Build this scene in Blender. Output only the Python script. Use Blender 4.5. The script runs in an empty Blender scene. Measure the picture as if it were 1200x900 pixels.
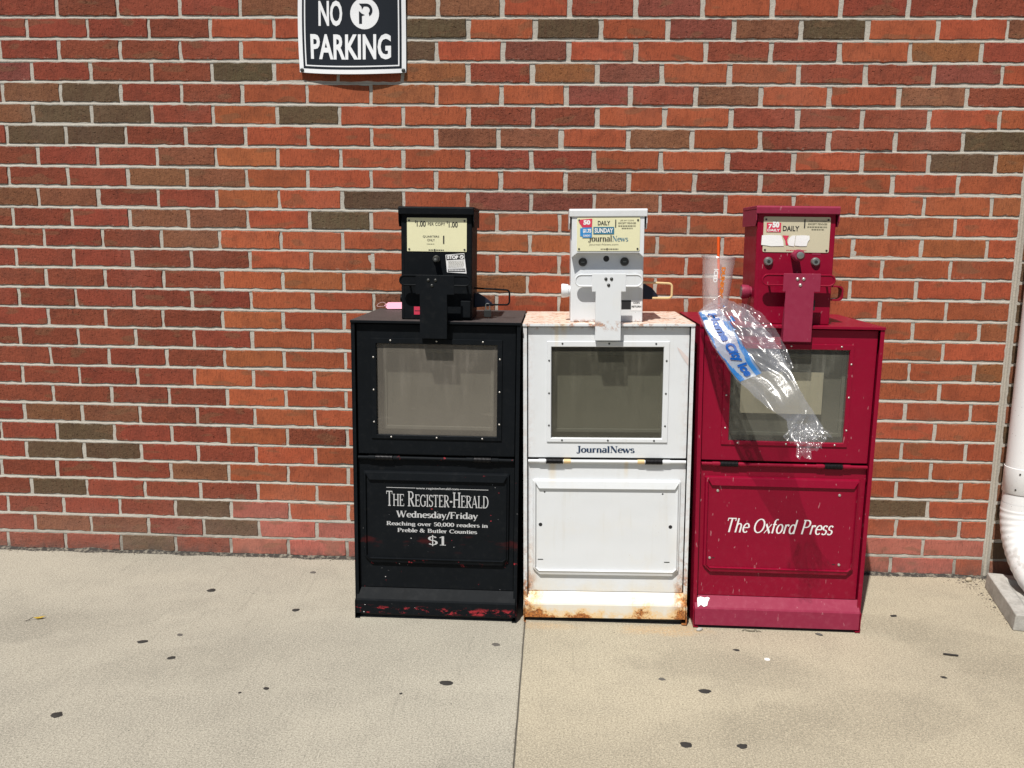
import bpy, bmesh, math, random
from mathutils import Vector, Matrix, noise
R = math.radians
rnd = random.Random(7)
sc = bpy.context.scene
COL = sc.collection

# ------------------------------------------------------------------ camera
cam_d = bpy.data.cameras.new('camera')
cam = bpy.data.objects.new('camera', cam_d)
COL.objects.link(cam)
cam_d.sensor_width = 36.0
cam_d.lens = 1020.0 * 36.0 / 1200.0
cam_d.clip_start = 0.05
cam_d.clip_end = 500.0
_r = (0.9987520282, 0.0482981311, 0.0127152147)
_u = (-0.0204433189, 0.1630593515, 0.9864044397)
_b = (0.0455681565, -0.9854333759, 0.1638432321)
cam.matrix_world = Matrix(((_r[0], _u[0], _b[0], 1.70524),
                           (_r[1], _u[1], _b[1], -2.92928),
                           (_r[2], _u[2], _b[2], 1.12861),
                           (0, 0, 0, 1)))
sc.camera = cam

# ------------------------------------------------------------------ light
SUN_EL, SUN_AZ = 60.0, 22.6
sun_dir = Vector((-math.sin(R(SUN_AZ)) * math.cos(R(SUN_EL)), -math.cos(R(SUN_AZ)) * math.cos(R(SUN_EL)), math.sin(R(SUN_EL))))
w = bpy.data.worlds.new('World')
sc.world = w
w.use_nodes = True
nt = w.node_tree
nt.nodes.clear()
sky = nt.nodes.new('ShaderNodeTexSky')
sky.sky_type = 'NISHITA'
sky.sun_disc = False
sky.sun_elevation = R(SUN_EL)
sky.sun_rotation = math.atan2(sun_dir.x, sun_dir.y)
bg = nt.nodes.new('ShaderNodeBackground')
bg.inputs['Strength'].default_value = 0.05
wo = nt.nodes.new('ShaderNodeOutputWorld')
nt.links.new(sky.outputs[0], bg.inputs[0])
nt.links.new(bg.outputs[0], wo.inputs[0])
sl = bpy.data.lights.new('sun', 'SUN')
sl.energy = 5.0
sl.angle = R(0.53)
sl.color = (1.0, 0.955, 0.89)
so = bpy.data.objects.new('sun', sl)
COL.objects.link(so)
so.rotation_euler = sun_dir.to_track_quat('Z', 'Y').to_euler()
so.location = (0, -3, 6)
sc.view_settings.view_transform = 'Standard'
sc.view_settings.look = 'None'
sc.view_settings.exposure = 0.17
sc.view_settings.gamma = 1.0

# ------------------------------------------------------------------ node helper
class G:
    def __init__(s, name):
        s.m = bpy.data.materials.new(name)
        s.m.use_nodes = True
        s.t = s.m.node_tree
        s.t.nodes.clear()
        s.out = s.n('ShaderNodeOutputMaterial')
        s.oc = s.n('ShaderNodeTexCoord').outputs['Object']
        s.geo = s.n('ShaderNodeNewGeometry')
        s.pos = s.geo.outputs['Position']
    def n(s, typ, **kw):
        x = s.t.nodes.new(typ)
        for k, v in kw.items():
            setattr(x, k, v)
        return x
    def put(s, sock, v):
        if isinstance(v, bpy.types.NodeSocket):
            s.t.links.new(v, sock)
        elif v is not None:
            if sock.type == 'RGBA' and not hasattr(v, '__len__'):
                v = (v, v, v, 1)
            elif sock.type == 'RGBA' and len(v) == 3:
                v = (*v, 1)
            sock.default_value = v
    def math(s, op, a, b=None, c=None, clamp=False):
        x = s.n('ShaderNodeMath', operation=op, use_clamp=clamp)
        s.put(x.inputs[0], a); s.put(x.inputs[1], b); s.put(x.inputs[2], c)
        return x.outputs[0]
    def mul(s, a, b): return s.math('MULTIPLY', a, b)
    def add(s, a, b): return s.math('ADD', a, b)
    def sub(s, a, b): return s.math('SUBTRACT', a, b)
    def mx(s, a, b): return s.math('MAXIMUM', a, b)
    def mn(s, a, b): return s.math('MINIMUM', a, b)
    def sm(s, v, lo, hi):
        x = s.n('ShaderNodeMapRange', interpolation_type='SMOOTHSTEP')
        s.put(x.inputs[0], v); s.put(x.inputs[1], lo); s.put(x.inputs[2], hi)
        x.inputs[3].default_value = 0; x.inputs[4].default_value = 1
        return x.outputs[0]
    def mapv(s, v, scale=(1, 1, 1), loc=(0, 0, 0), rot=(0, 0, 0)):
        x = s.n('ShaderNodeMapping')
        s.put(x.inputs[0], v); x.inputs[1].default_value = loc; x.inputs[2].default_value = rot; x.inputs[3].default_value = scale
        return x.outputs[0]
    def noise(s, v, scale=5, detail=3, rough=.55, dist=0, col=False):
        x = s.n('ShaderNodeTexNoise')
        s.put(x.inputs['Vector'], v); x.inputs['Scale'].default_value = scale; x.inputs['Detail'].default_value = detail
        x.inputs['Roughness'].default_value = rough; x.inputs['Distortion'].default_value = dist
        return x.outputs['Color' if col else 'Fac']
    def voro(s, v, scale=5, feature='F1', out='Distance'):
        x = s.n('ShaderNodeTexVoronoi', feature=feature)
        s.put(x.inputs['Vector'], v); x.inputs['Scale'].default_value = scale
        return x.outputs[out]
    def mix(s, f, a, b, blend='MIX'):
        x = s.n('ShaderNodeMix', data_type='RGBA', blend_type=blend)
        s.put(x.inputs[0], f); s.put(x.inputs[6], a); s.put(x.inputs[7], b)
        return x.outputs[2]
    def sep(s, v):
        x = s.n('ShaderNodeSeparateXYZ'); s.put(x.inputs[0], v)
        return x.outputs
    def bump(s, h, strength=.3, dist=.002, normal=None):
        x = s.n('ShaderNodeBump')
        s.put(x.inputs['Height'], h); x.inputs['Strength'].default_value = strength; x.inputs['Distance'].default_value = dist
        if normal is not None: s.put(x.inputs['Normal'], normal)
        return x.outputs[0]
    def pbr(s, col, rough=.6, metal=0, normal=None, spec=None, coat=None, alpha=None, trans=None, ior=None):
        x = s.n('ShaderNodeBsdfPrincipled')
        s.put(x.inputs['Base Color'], col); s.put(x.inputs['Roughness'], rough); s.put(x.inputs['Metallic'], metal)
        if normal is not None: s.put(x.inputs['Normal'], normal)
        if spec is not None: s.put(x.inputs['Specular IOR Level'], spec)
        if coat is not None: s.put(x.inputs['Coat Weight'], coat)
        if trans is not None: s.put(x.inputs['Transmission Weight'], trans)
        if ior is not None: s.put(x.inputs['IOR'], ior)
        return x.outputs[0]
    def mixs(s, f, a, b):
        x = s.n('ShaderNodeMixShader'); s.put(x.inputs[0], f); s.put(x.inputs[1], a); s.put(x.inputs[2], b)
        return x.outputs[0]
    def transp(s, c=(1, 1, 1)):
        x = s.n('ShaderNodeBsdfTransparent'); s.put(x.inputs[0], c)
        return x.outputs[0]
    def done(s, sh):
        s.t.links.new(sh, s.out.inputs[0])
        return s.m

def flat(name, col, rough=.5, metal=0, grain=.15, gscale=60):
    g = G(name)
    n = g.noise(g.oc, gscale, 3)
    c = g.mix(g.mul(n, grain), col, tuple(v * .45 for v in col))
    return g.done(g.pbr(c, rough, metal, g.bump(n, .12, .0006)))

# ------------------------------------------------------------------ mesh helper
def tag(o, label=None, cat=None, group=None, kind=None):
    if label: o['label'] = label
    if cat: o['category'] = cat
    if group: o['group'] = group
    if kind: o['kind'] = kind
    return o

def empty(name, loc, rot=(0, 0, 0)):
    o = bpy.data.objects.new(name, None)
    o.empty_display_size = .1
    o.location = loc; o.rotation_euler = rot
    COL.objects.link(o)
    return o

class MB:
    warp = None
    def __init__(s):
        s.v = []; s.f = []
    def addv(s, vs):
        k = len(s.v); s.v += [tuple(p) for p in vs]; return k
    def box(s, x0, x1, y0, y1, z0, z1):
        k = s.addv([(x0, y0, z0), (x1, y0, z0), (x1, y1, z0), (x0, y1, z0), (x0, y0, z1), (x1, y0, z1), (x1, y1, z1), (x0, y1, z1)])
        for q in ((0, 3, 2, 1), (4, 5, 6, 7), (0, 1, 5, 4), (1, 2, 6, 5), (2, 3, 7, 6), (3, 0, 4, 7)):
            s.f.append(tuple(k + i for i in q))
        return s
    def loft(s, loops, closed=True, cap0=False, cap1=False):
        n = len(loops[0]); ks = [s.addv(l) for l in loops]
        for a, b in zip(ks, ks[1:]):
            for i in range(n if closed else n - 1):
                j = (i + 1) % n
                s.f.append((a + i, a + j, b + j, b + i))
        if cap0: s.f.append(tuple(ks[0] + i for i in reversed(range(n))))
        if cap1: s.f.append(tuple(ks[-1] + i for i in range(n)))
        return s
    def prism(s, pts, y0, y1):            # pts (x,z) outline extruded in y
        return s.loft([[(x, y0, z) for x, z in pts], [(x, y1, z) for x, z in pts]], True, True, True)
    def extx(s, pts, x0, x1):             # pts (y,z) outline extruded in x
        return s.loft([[(x0, y, z) for y, z in pts], [(x1, y, z) for y, z in pts]], True, True, True)
    def ring(s, o, i, y0, y1):            # rectangular ring (mitred), o/i=(x0,x1,z0,z1)
        def L(r, y): return [(r[0], y, r[2]), (r[1], y, r[2]), (r[1], y, r[3]), (r[0], y, r[3])]
        return s.loft([L(o, y1), L(o, y0), L(i, y0), L(i, y1), L(o, y1)])
    def cyl(s, c, ax, r, h, seg=20, r2=None, cap=True, prof=None):
        ax = Vector(ax).normalized(); a = ax.orthogonal().normalized(); b = ax.cross(a); c = Vector(c)
        prof = prof or [(0, r), (h, r if r2 is None else r2)]
        loops = [[c + ax * t + (a * math.cos(6.28318 * i / seg) + b * math.sin(6.28318 * i / seg)) * q for i in range(seg)] for t, q in prof]
        return s.loft(loops, True, cap, cap)
    def tube(s, path, r, seg=10, closed=False, cap=True, flatn=None):
        P = [Vector(p) for p in path]; n = len(P); loops = []
        up = None
        for i in range(n):
            if closed: t = (P[(i + 1) % n] - P[i - 1]).normalized()
            else: t = (P[min(i + 1, n - 1)] - P[max(i - 1, 0)]).normalized()
            if up is None: up = t.orthogonal().normalized()
            up = (up - t * up.dot(t)).normalized(); sd = t.cross(up)
            rr = r[i] if hasattr(r, '__len__') else r
            loops.append([P[i] + (up * math.cos(6.28318 * k / seg) + sd * math.sin(6.28318 * k / seg)) * rr for k in range(seg)])
        if closed: loops.append(loops[0])
        return s.loft(loops, True, cap and not closed, cap and not closed)
    def build(s, name, mat, parent=None, bevel=0, smooth=False, seg=2, label=None):
        me = bpy.data.meshes.new(name)
        vs = [MB.warp(p) for p in s.v] if MB.warp else s.v
        me.from_pydata(vs, [], s.f)
        bm = bmesh.new(); bm.from_mesh(me)
        bmesh.ops.remove_doubles(bm, verts=bm.verts, dist=1e-6)
        bmesh.ops.recalc_face_normals(bm, faces=bm.faces)
        bm.to_mesh(me); bm.free()
        if smooth: me.shade_smooth()
        me.materials.append(mat)
        o = bpy.data.objects.new(name, me)
        COL.objects.link(o)
        if parent: o.parent = parent
        if bevel:
            b = o.modifiers.new('bevel', 'BEVEL'); b.width = bevel; b.segments = seg; b.limit_method = 'ANGLE'; b.angle_limit = R(35)
        if smooth and bevel == 0:
            me.set_sharp_from_angle(angle=R(40))
        if label: o['label'] = label
        return o

def arc(cx, cz, r, a0, a1, n=8):
    return [(cx + r * math.cos(R(a0 + (a1 - a0) * i / n)), cz + r * math.sin(R(a0 + (a1 - a0) * i / n))) for i in range(n + 1)]
def rrect(x0, x1, z0, z1, r, n=5):
    return arc(x1 - r, z1 - r, r, 0, 90, n) + arc(x0 + r, z1 - r, r, 90, 180, n) + arc(x0 + r, z0 + r, r, 180, 270, n) + arc(x1 - r, z0 + r, r, 270, 360, n)

# ------------------------------------------------------------------ lettering: a small pen font with thick stems and thin hairlines
def glyphs():
    g = {}
    def st(x, z0=0, z1=.7, **k): return ('l', x, z0, x, z1, 'W')
    def bar(x0, x1, z): return ('l', x0, z, x1, z, 'H')
    def sf(x, z, h=.12): return ('s', x, z, h)
    def el(cx, cz, rx, rz, a0=0, a1=360): return ('a', cx, cz, rx, rz, a0, a1)
    T, B = .685, .015
    g['T'] = (.62, [st(.3), bar(.03, .57, T), ('l', .04, .7, .04, .56, 'H'), ('l', .56, .7, .56, .56, 'H'), sf(.3, B)])
    g['H'] = (.74, [st(.14), st(.6), bar(.14, .6, .36), sf(.14, B), sf(.14, T), sf(.6, B), sf(.6, T)])
    g['E'] = (.6, [st(.15), bar(.05, .53, T), bar(.15, .4, .36), bar(.05, .55, B), ('l', .53, .7, .53, .57, 'H'), ('l', .55, 0, .55, .15, 'H'), ('l', .4, .3, .4, .43, 'H')])
    g['F'] = (.56, [st(.15), bar(.05, .52, T), bar(.15, .4, .36), ('l', .52, .7, .52, .56, 'H'), ('l', .4, .3, .4, .43, 'H'), sf(.15, B)])
    g['P'] = (.6, [st(.15), bar(.04, .32, T), bar(.15, .32, .34), el(.32, .512, .2, .172, -90, 90), sf(.15, B)])
    g['R'] = (.68, [st(.15), bar(.04, .32, T), bar(.15, .32, .36), el(.32, .522, .19, .162, -90, 90), ('l', .3, .36, .56, .01, 'W'), sf(.15, B), sf(.6, B, .07)])
    g['B'] = (.64, [st(.15), bar(.04, .32, T), bar(.15, .34, .37), bar(.04, .34, B), el(.31, .528, .18, .157, -90, 90), el(.33, .192, .22, .177, -90, 90)])
    g['D'] = (.72, [st(.15), bar(.04, .32, T), bar(.04, .32, B), el(.3, .35, .32, .335, -90, 90)])
    g['L'] = (.58, [st(.15), bar(.05, .53, B), ('l', .53, 0, .53, .15, 'H'), sf(.15, T)])
    g['I'] = (.3, [st(.15), sf(.15, B), sf(.15, T)])
    g['A'] = (.68, [('l', .06, 0, .33, .7, 'H'), ('l', .32, .7, .58, 0, 'W'), bar(.14, .48, .22), sf(.06, B, .08), sf(.58, B, .1)])
    g['S'] = (.52, [el(.26, .52, .17, .165, 25, 262), el(.26, .185, .19, .17, 88, -150), ('l', .42, .7, .42, .56, 'H'), ('l', .08, 0, .08, .15, 'H')])
    g['G'] = (.72, [el(.38, .35, .31, .335, 50, 320), ('l', .6, .05, .6, .3, 'W'), sf(.6, .3, .11), ('l', .6, .7, .6, .53, 'H')])
    g['C'] = (.66, [el(.37, .35, .3, .335, 48, 312), ('l', .58, .7, .58, .53, 'H')])
    g['O'] = (.74, [el(.37, .35, .31, .335)])
    g['J'] = (.42, [('l', .26, .7, .26, .05, 'W'), el(.12, .04, .14, .13, 0, -120), sf(.24, T, .13), ('d', .05, -.03, .055)])
    g['N'] = (.74, [('l', .14, 0, .14, .7, 'H'), ('l', .14, .7, .6, 0, 'W'), ('l', .6, 0, .6, .7, 'H'), sf(.14, B, .09), sf(.12, T, .08), sf(.6, T, .1)])
    g['W'] = (.98, [('l', .08, .7, .28, 0, 'W'), ('l', .28, 0, .47, .68, 'H'), ('l', .45, .7, .67, 0, 'W'), ('l', .67, 0, .88, .7, 'H'), sf(.1, T, .1), sf(.47, T, .09), sf(.88, T, .08)])
    g['a'] = (.46, [('l', .35, 0, .35, .34, 'W'), el(.215, .33, .14, .13, 0, 150), el(.2, .13, .14, .125, 60, 330), ('l', .35, .02, .43, .03, 'H')])
    g['b'] = (.5, [('l', .1, 0, .1, .7, 'W'), el(.26, .23, .17, .22), sf(.06, .68, .07)])
    g['c'] = (.42, [el(.24, .23, .175, .22, 45, 315), ('d', .36, .35, .045)])
    g['d'] = (.52, [('l', .4, 0, .4, .7, 'W'), el(.235, .23, .17, .22), sf(.36, .68, .06), sf(.44, B, .06)])
    g['e'] = (.44, [el(.235, .23, .18, .22, 5, 315), bar(.07, .4, .25)])
    g['f'] = (.32, [('l', .13, 0, .13, .58, 'W'), el(.25, .56, .12, .13, 180, 60), bar(.03, .28, .44), sf(.13, B, .1)])
    g['g'] = (.46, [el(.21, .29, .14, .155), el(.22, -.07, .17, .115), ('l', .12, .14, .14, .04, 'H'), ('l', .32, .42, .43, .44, 'H')])
    g['h'] = (.54, [('l', .12, 0, .12, .7, 'W'), ('l', .41, 0, .41, .3, 'W'), el(.265, .3, .145, .14, 0, 175), sf(.12, B, .09), sf(.41, B, .09), sf(.08, .68, .06)])
    g['i'] = (.26, [('l', .13, 0, .13, .45, 'W'), ('d', .13, .6, .06), sf(.13, B, .1), sf(.09, .43, .06)])
    g['l'] = (.26, [('l', .13, 0, .13, .7, 'W'), sf(.13, B, .1), sf(.09, .68, .06)])
    g['m'] = (.8, [('l', .12, 0, .12, .45, 'W'), ('l', .4, 0, .4, .3, 'W'), ('l', .68, 0, .68, .3, 'W'), el(.26, .3, .14, .14, 0, 175), el(.54, .3, .14, .14, 0, 175), sf(.12, B, .08), sf(.4, B, .08), sf(.68, B, .08), sf(.08, .43, .06)])
    g['n'] = (.54, [('l', .12, 0, .12, .45, 'W'), ('l', .41, 0, .41, .3, 'W'), el(.265, .3, .145, .14, 0, 175), sf(.12, B, .09), sf(.41, B, .09), sf(.08, .43, .06)])
    g['o'] = (.48, [el(.24, .23, .18, .22)])
    g['r'] = (.38, [('l', .12, 0, .12, .45, 'W'), el(.26, .3, .14, .14, 80, 175), ('d', .3, .41, .055), sf(.12, B, .1), sf(.08, .43, .06)])
    g['s'] = (.38, [el(.19, .34, .12, .105, 20, 265), el(.19, .12, .14, .11, 88, -150)])
    g['t'] = (.3, [('l', .14, .08, .14, .6, 'W'), bar(.03, .28, .44), el(.22, .09, .08, .08, 180, 300)])
    g['u'] = (.54, [('l', .12, .15, .12, .45, 'W'), ('l', .41, 0, .41, .45, 'W'), el(.265, .15, .145, .14, 180, 355), sf(.08, .43, .06), sf(.37, .43, .06), sf(.45, B, .06)])
    g['v'] = (.48, [('l', .06, .45, .24, 0, 'W'), ('l', .24, 0, .42, .45, 'H'), sf(.07, .43, .08), sf(.41, .43, .07)])
    g['w'] = (.7, [('l', .05, .45, .2, 0, 'W'), ('l', .2, 0, .35, .44, 'H'), ('l', .33, .45, .49, 0, 'W'), ('l', .49, 0, .65, .45, 'H'), sf(.07, .43, .08), sf(.64, .43, .06)])
    g['x'] = (.48, [('l', .06, .45, .42, 0, 'W'), ('l', .06, 0, .42, .45, 'H'), sf(.08, .43, .07), sf(.4, .43, .06), sf(.08, B, .06), sf(.4, B, .07)])
    g['y'] = (.48, [('l', .06, .45, .25, .02, 'W'), ('l', .42, .45, .16, -.2, 'H'), ('d', .12, -.18, .05), sf(.07, .43, .08), sf(.41, .43, .07)])
    g['-'] = (.3, [('l', .04, .26, .26, .26, 'M')])
    g['/'] = (.32, [('l', .02, -.12, .3, .72, 'M')])
    g['.'] = (.2, [('d', .1, .05, .055)])
    g[','] = (.2, [('d', .1, .05, .055), ('l', .12, .03, .07, -.1, 'M')])
    g['&'] = (.72, [el(.28, .55, .12, .13), el(.25, .19, .18, .17, 70, 330), ('l', .2, .46, .6, 0, 'W'), ('l', .42, .1, .58, .38, 'H'), sf(.58, .39, .09)])
    g['$'] = (.5, [el(.25, .51, .16, .155, 25, 262), el(.25, .19, .18, .165, 88, -150), ('l', .25, -.08, .25, .78, 'H')])
    g['0'] = (.5, [el(.25, .35, .18, .335)])
    g['1'] = (.4, [('l', .22, 0, .22, .7, 'W'), ('l', .22, .69, .07, .57, 'H'), sf(.22, B, .14)])
    g['5'] = (.48, [('l', .12, .68, .4, .68, 'M'), ('l', .11, .7, .1, .38, 'H'), el(.22, .22, .19, .2, 130, -140)])
    return g
GL = glyphs()

def pen_text(s, W=.11, H=.04, serif=True, smallcaps=False, track=0.0):
    """list of polygons (x,z) plus their order; thickness follows stroke direction"""
    polys = []
    cx = 0.0
    word_start = True
    for ch in s:
        if ch == ' ':
            cx += .3; word_start = True; continue
        if ch == '-' and smallcaps: word_start_next = True
        else: word_start_next = False
        sc_ = .8 if (smallcaps and not word_start and ch.isalpha()) else 1.0
        adv, prims = GL[ch]
        def T(x, z): return (cx + x * sc_, z * sc_)
        def strip(pts, wmode):
            n = len(pts); L = []; Rr = []
            for i in range(n):
                a = pts[max(i - 1, 0)]; b = pts[min(i + 1, n - 1)]
                dx, dz = b[0] - a[0], b[1] - a[1]; l = math.hypot(dx, dz) or 1
                nx, nz = -dz / l, dx / l
                if wmode == 'W': th = W
                elif wmode == 'H': th = H
                elif wmode == 'M': th = (W + H) / 2
                else: th = H + (W - H) * abs(dz / l) ** 1.6
                th *= .5
                L.append((pts[i][0] + nx * th, pts[i][1] + nz * th)); Rr.append((pts[i][0] - nx * th, pts[i][1] - nz * th))
            return [(L[i], L[i + 1], Rr[i + 1], Rr[i]) for i in range(n - 1)]
        for p in prims:
            if p[0] == 'l':
                _, x0, z0, x1, z1, m = p
                if m == 'W' and abs(x0 - x1) < .01 or abs(z0 - z1) < .01: pass
                polys.append([[T(*q) for q in quad] for quad in strip([(x0, z0), (x1, z1)], m)])
            elif p[0] == 'a':
                _, ax, az, rx, rz, a0, a1 = p
                n = max(6, int(abs(a1 - a0) / 18))
                pts = [(ax + rx * math.cos(R(a0 + (a1 - a0) * i / n)), az + rz * math.sin(R(a0 + (a1 - a0) * i / n))) for i in range(n + 1)]
                polys.append([[T(*q) for q in quad] for quad in strip(pts, 'A')])
            elif p[0] == 's' and serif:
                _, x, z, h = p
                polys.append([[T(*q) for q in ((x - h, z - H / 2), (x + h, z - H / 2), (x + h, z + H / 2), (x - h, z + H / 2))]])
            elif p[0] == 'd':
                _, x, z, r = p
                polys.append([[T(x + r * math.cos(6.2832 * i / 10), z + r * math.sin(6.2832 * i / 10)) for i in range(10)]])
        cx += (adv + track) * sc_
        word_start = word_start_next
    return polys

def fit_map(pts, box, shear=0.0):
    x0 = min(p[0] for p in pts); x1 = max(p[0] for p in pts); z0 = min(p[1] for p in pts); z1 = max(p[1] for p in pts)
    X0, X1, Z0, Z1 = box
    if shear:
        hh = Z1 - Z0
        return lambda p: (X0 + (p[0] - x0) / (x1 - x0) * (X1 - X0 - shear * hh) + shear * (p[1] - z0) / (z1 - z0) * hh, Z0 + (p[1] - z0) / (z1 - z0) * hh)
    return lambda p: (X0 + (p[0] - x0) / (x1 - x0) * (X1 - X0), Z0 + (p[1] - z0) / (z1 - z0) * (Z1 - Z0))

def pen(name, s, box, y, mat, parent, shear=0, place=None, **kw):
    polys = pen_text(s, **kw)
    allp = [p for g in polys for q in g for p in q]
    f = fit_map(allp, box, shear)
    m = MB(); lay = 0
    for gi, g in enumerate(polys):
        yy = y - .00004 * (gi % 7)
        for q in g:
            k = m.addv([(f(p)[0], yy, f(p)[1]) for p in q] if place is None else [place(*f(p), .00004 * (gi % 7)) for p in q])
            m.f.append(tuple(range(k, k + len(q))))
    return m.build(name, mat, parent)

_fc = {}
def font_polys(s, bold=0.0):
    key = (s, bold)
    if key not in _fc:
        cu = bpy.data.curves.new('t', 'FONT'); cu.body = s; cu.offset = bold; cu.resolution_u = 3
        ob = bpy.data.objects.new('t', cu); COL.objects.link(ob)
        dg = bpy.context.evaluated_depsgraph_get(); dg.update()
        me = bpy.data.meshes.new_from_object(ob.evaluated_get(dg))
        vs = [(v.co.x, v.co.y) for v in me.vertices]; fs = [tuple(p.vertices) for p in me.polygons]
        bpy.data.objects.remove(ob); bpy.data.curves.remove(cu); bpy.data.meshes.remove(me)
        _fc[key] = (vs, fs)
    return _fc[key]

def sans(name, s, box, y, mat, parent, bold=0.02, shear=0, place=None):
    vs, fs = font_polys(s, bold)
    f = fit_map(vs, box, shear)
    m = MB()
    m.v = [(f(p)[0], y, f(p)[1]) if place is None else place(*f(p), 0) for p in vs]; m.f = list(fs)
    return m.build(name, mat, parent)
# ------------------------------------------------------------------ materials
def brick_mat(name, attr):
    g = G(name)
    if attr:
        a = g.n('ShaderNodeVertexColor', layer_name='Col').outputs[0]; seedv = g.pos
    else:
        oi = g.n('ShaderNodeObjectInfo'); a = oi.outputs['Color']
    p = g.pos
    n1 = g.noise(p, 14, 3, .6)
    n2 = g.noise(g.mapv(p, (1, 1, .25)), 220, 3, .7)
    n3 = g.noise(p, 420, 2, .6)
    spots = g.sm(g.noise(p, 95, 2, .5), .66, .76)
    flash = g.sm(g.noise(g.mapv(p, (1, 0, 3.1)), 9, 1, .4), .60, .66)
    ar, ag, ab = g.sep(a)
    coarse = g.sm(ar, .32, .20)                 # the dark bricks have a rough, pitted face; the orange ones a smooth dragged one
    drag = g.noise(g.mapv(p, (1, 1, .08)), 130, 3, .6)
    c = g.mix(g.mul(g.sm(n1, .55, .35), .45), a, g.mix(.55, a, (.05, .02, .015)))
    c = g.mix(g.mul(flash, .45), c, (.15, .085, .045))
    c = g.mix(g.mul(g.sm(n2, .48, .72), .60), c, g.mix(.75, a, (.03, .01, .008)))
    c = g.mix(g.mul(g.sm(drag, .45, .75), .28), c, g.mix(.6, a, (.10, .02, .01)))
    c = g.mix(g.mul(g.sm(n3, .55, .75), .22), c, g.mix(.35, a, (.55, .30, .17)))
    c = g.mix(g.mul(spots, g.add(.25, g.mul(coarse, .5))), c, (.035, .015, .012))
    lime = g.mul(g.sm(g.noise(p, 110, 3, .8), .69, .72), g.sm(g.noise(p, 4.3, 2), .58, .66))
    c = g.mix(g.mul(lime, .6), c, (.70, .62, .54))
    x, y, z = g.sep(p)
    fz = g.math('FRACT', g.math('DIVIDE', z, .0677))
    edge = g.mx(g.sm(fz, .20, .08), g.sm(fz, .80, .92))
    smear = g.mul(edge, g.sm(g.noise(p, 55, 4, .75), .53, .66))
    c = g.mix(g.mul(smear, .26), c, (.50, .43, .36))
    film_ = g.sm(g.noise(p, 2.3, 4, .6), .50, .70)
    c = g.mix(g.mul(film_, .05), c, (.50, .34, .27))
    splash = g.mul(g.sm(z, .30, .0), g.noise(p, 9, 3))      # efflorescence near the pavement
    c = g.mix(g.mul(splash, .35), c, (.42, .25, .21))
    damp = g.mul(g.sm(z, .05, .0), g.sm(g.noise(p, 30, 4, .7), .35, .6))
    c = g.mix(g.mul(damp, .6), c, (.09, .075, .065))
    pit = g.sm(g.noise(g.mapv(p, (1, 1, 1.6)), 75, 3, .6), .60, .74)
    h = g.add(g.mul(n2, .7), g.add(g.mul(n3, .35), g.mul(n1, .5)))
    h = g.sub(h, g.mul(pit, g.add(.2, g.mul(coarse, 1.6))))
    h = g.add(h, g.mul(g.noise(p, 60, 4, .7), g.mul(coarse, 1.5)))
    return g.done(g.pbr(c, .9, 0, g.bump(h, .9, .0026), spec=.2))
M_brick = brick_mat('brick_face', False)
M_brickv = brick_mat('brick_face_row', True)

def mortar_mat():
    g = G('mortar')
    p = g.pos
    n = g.noise(p, 160, 4, .7); n2 = g.noise(p, 12, 3)
    c = g.mix(n2, (.50, .475, .42), (.34, .32, .28))
    c = g.mix(g.mul(g.sm(n, .52, .75), .38), c, (.28, .265, .24))
    x, y, z = g.sep(p)
    mm = g.mul(g.sm(z, .14, .0), g.sm(g.noise(p, 18, 3), .3, .6))
    c = g.mix(g.mul(mm, .75), c, (.17, .155, .13))
    return g.done(g.pbr(c, .95, 0, g.bump(n, .8, .0022), spec=.2))
M_mortar = mortar_mat()

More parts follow.
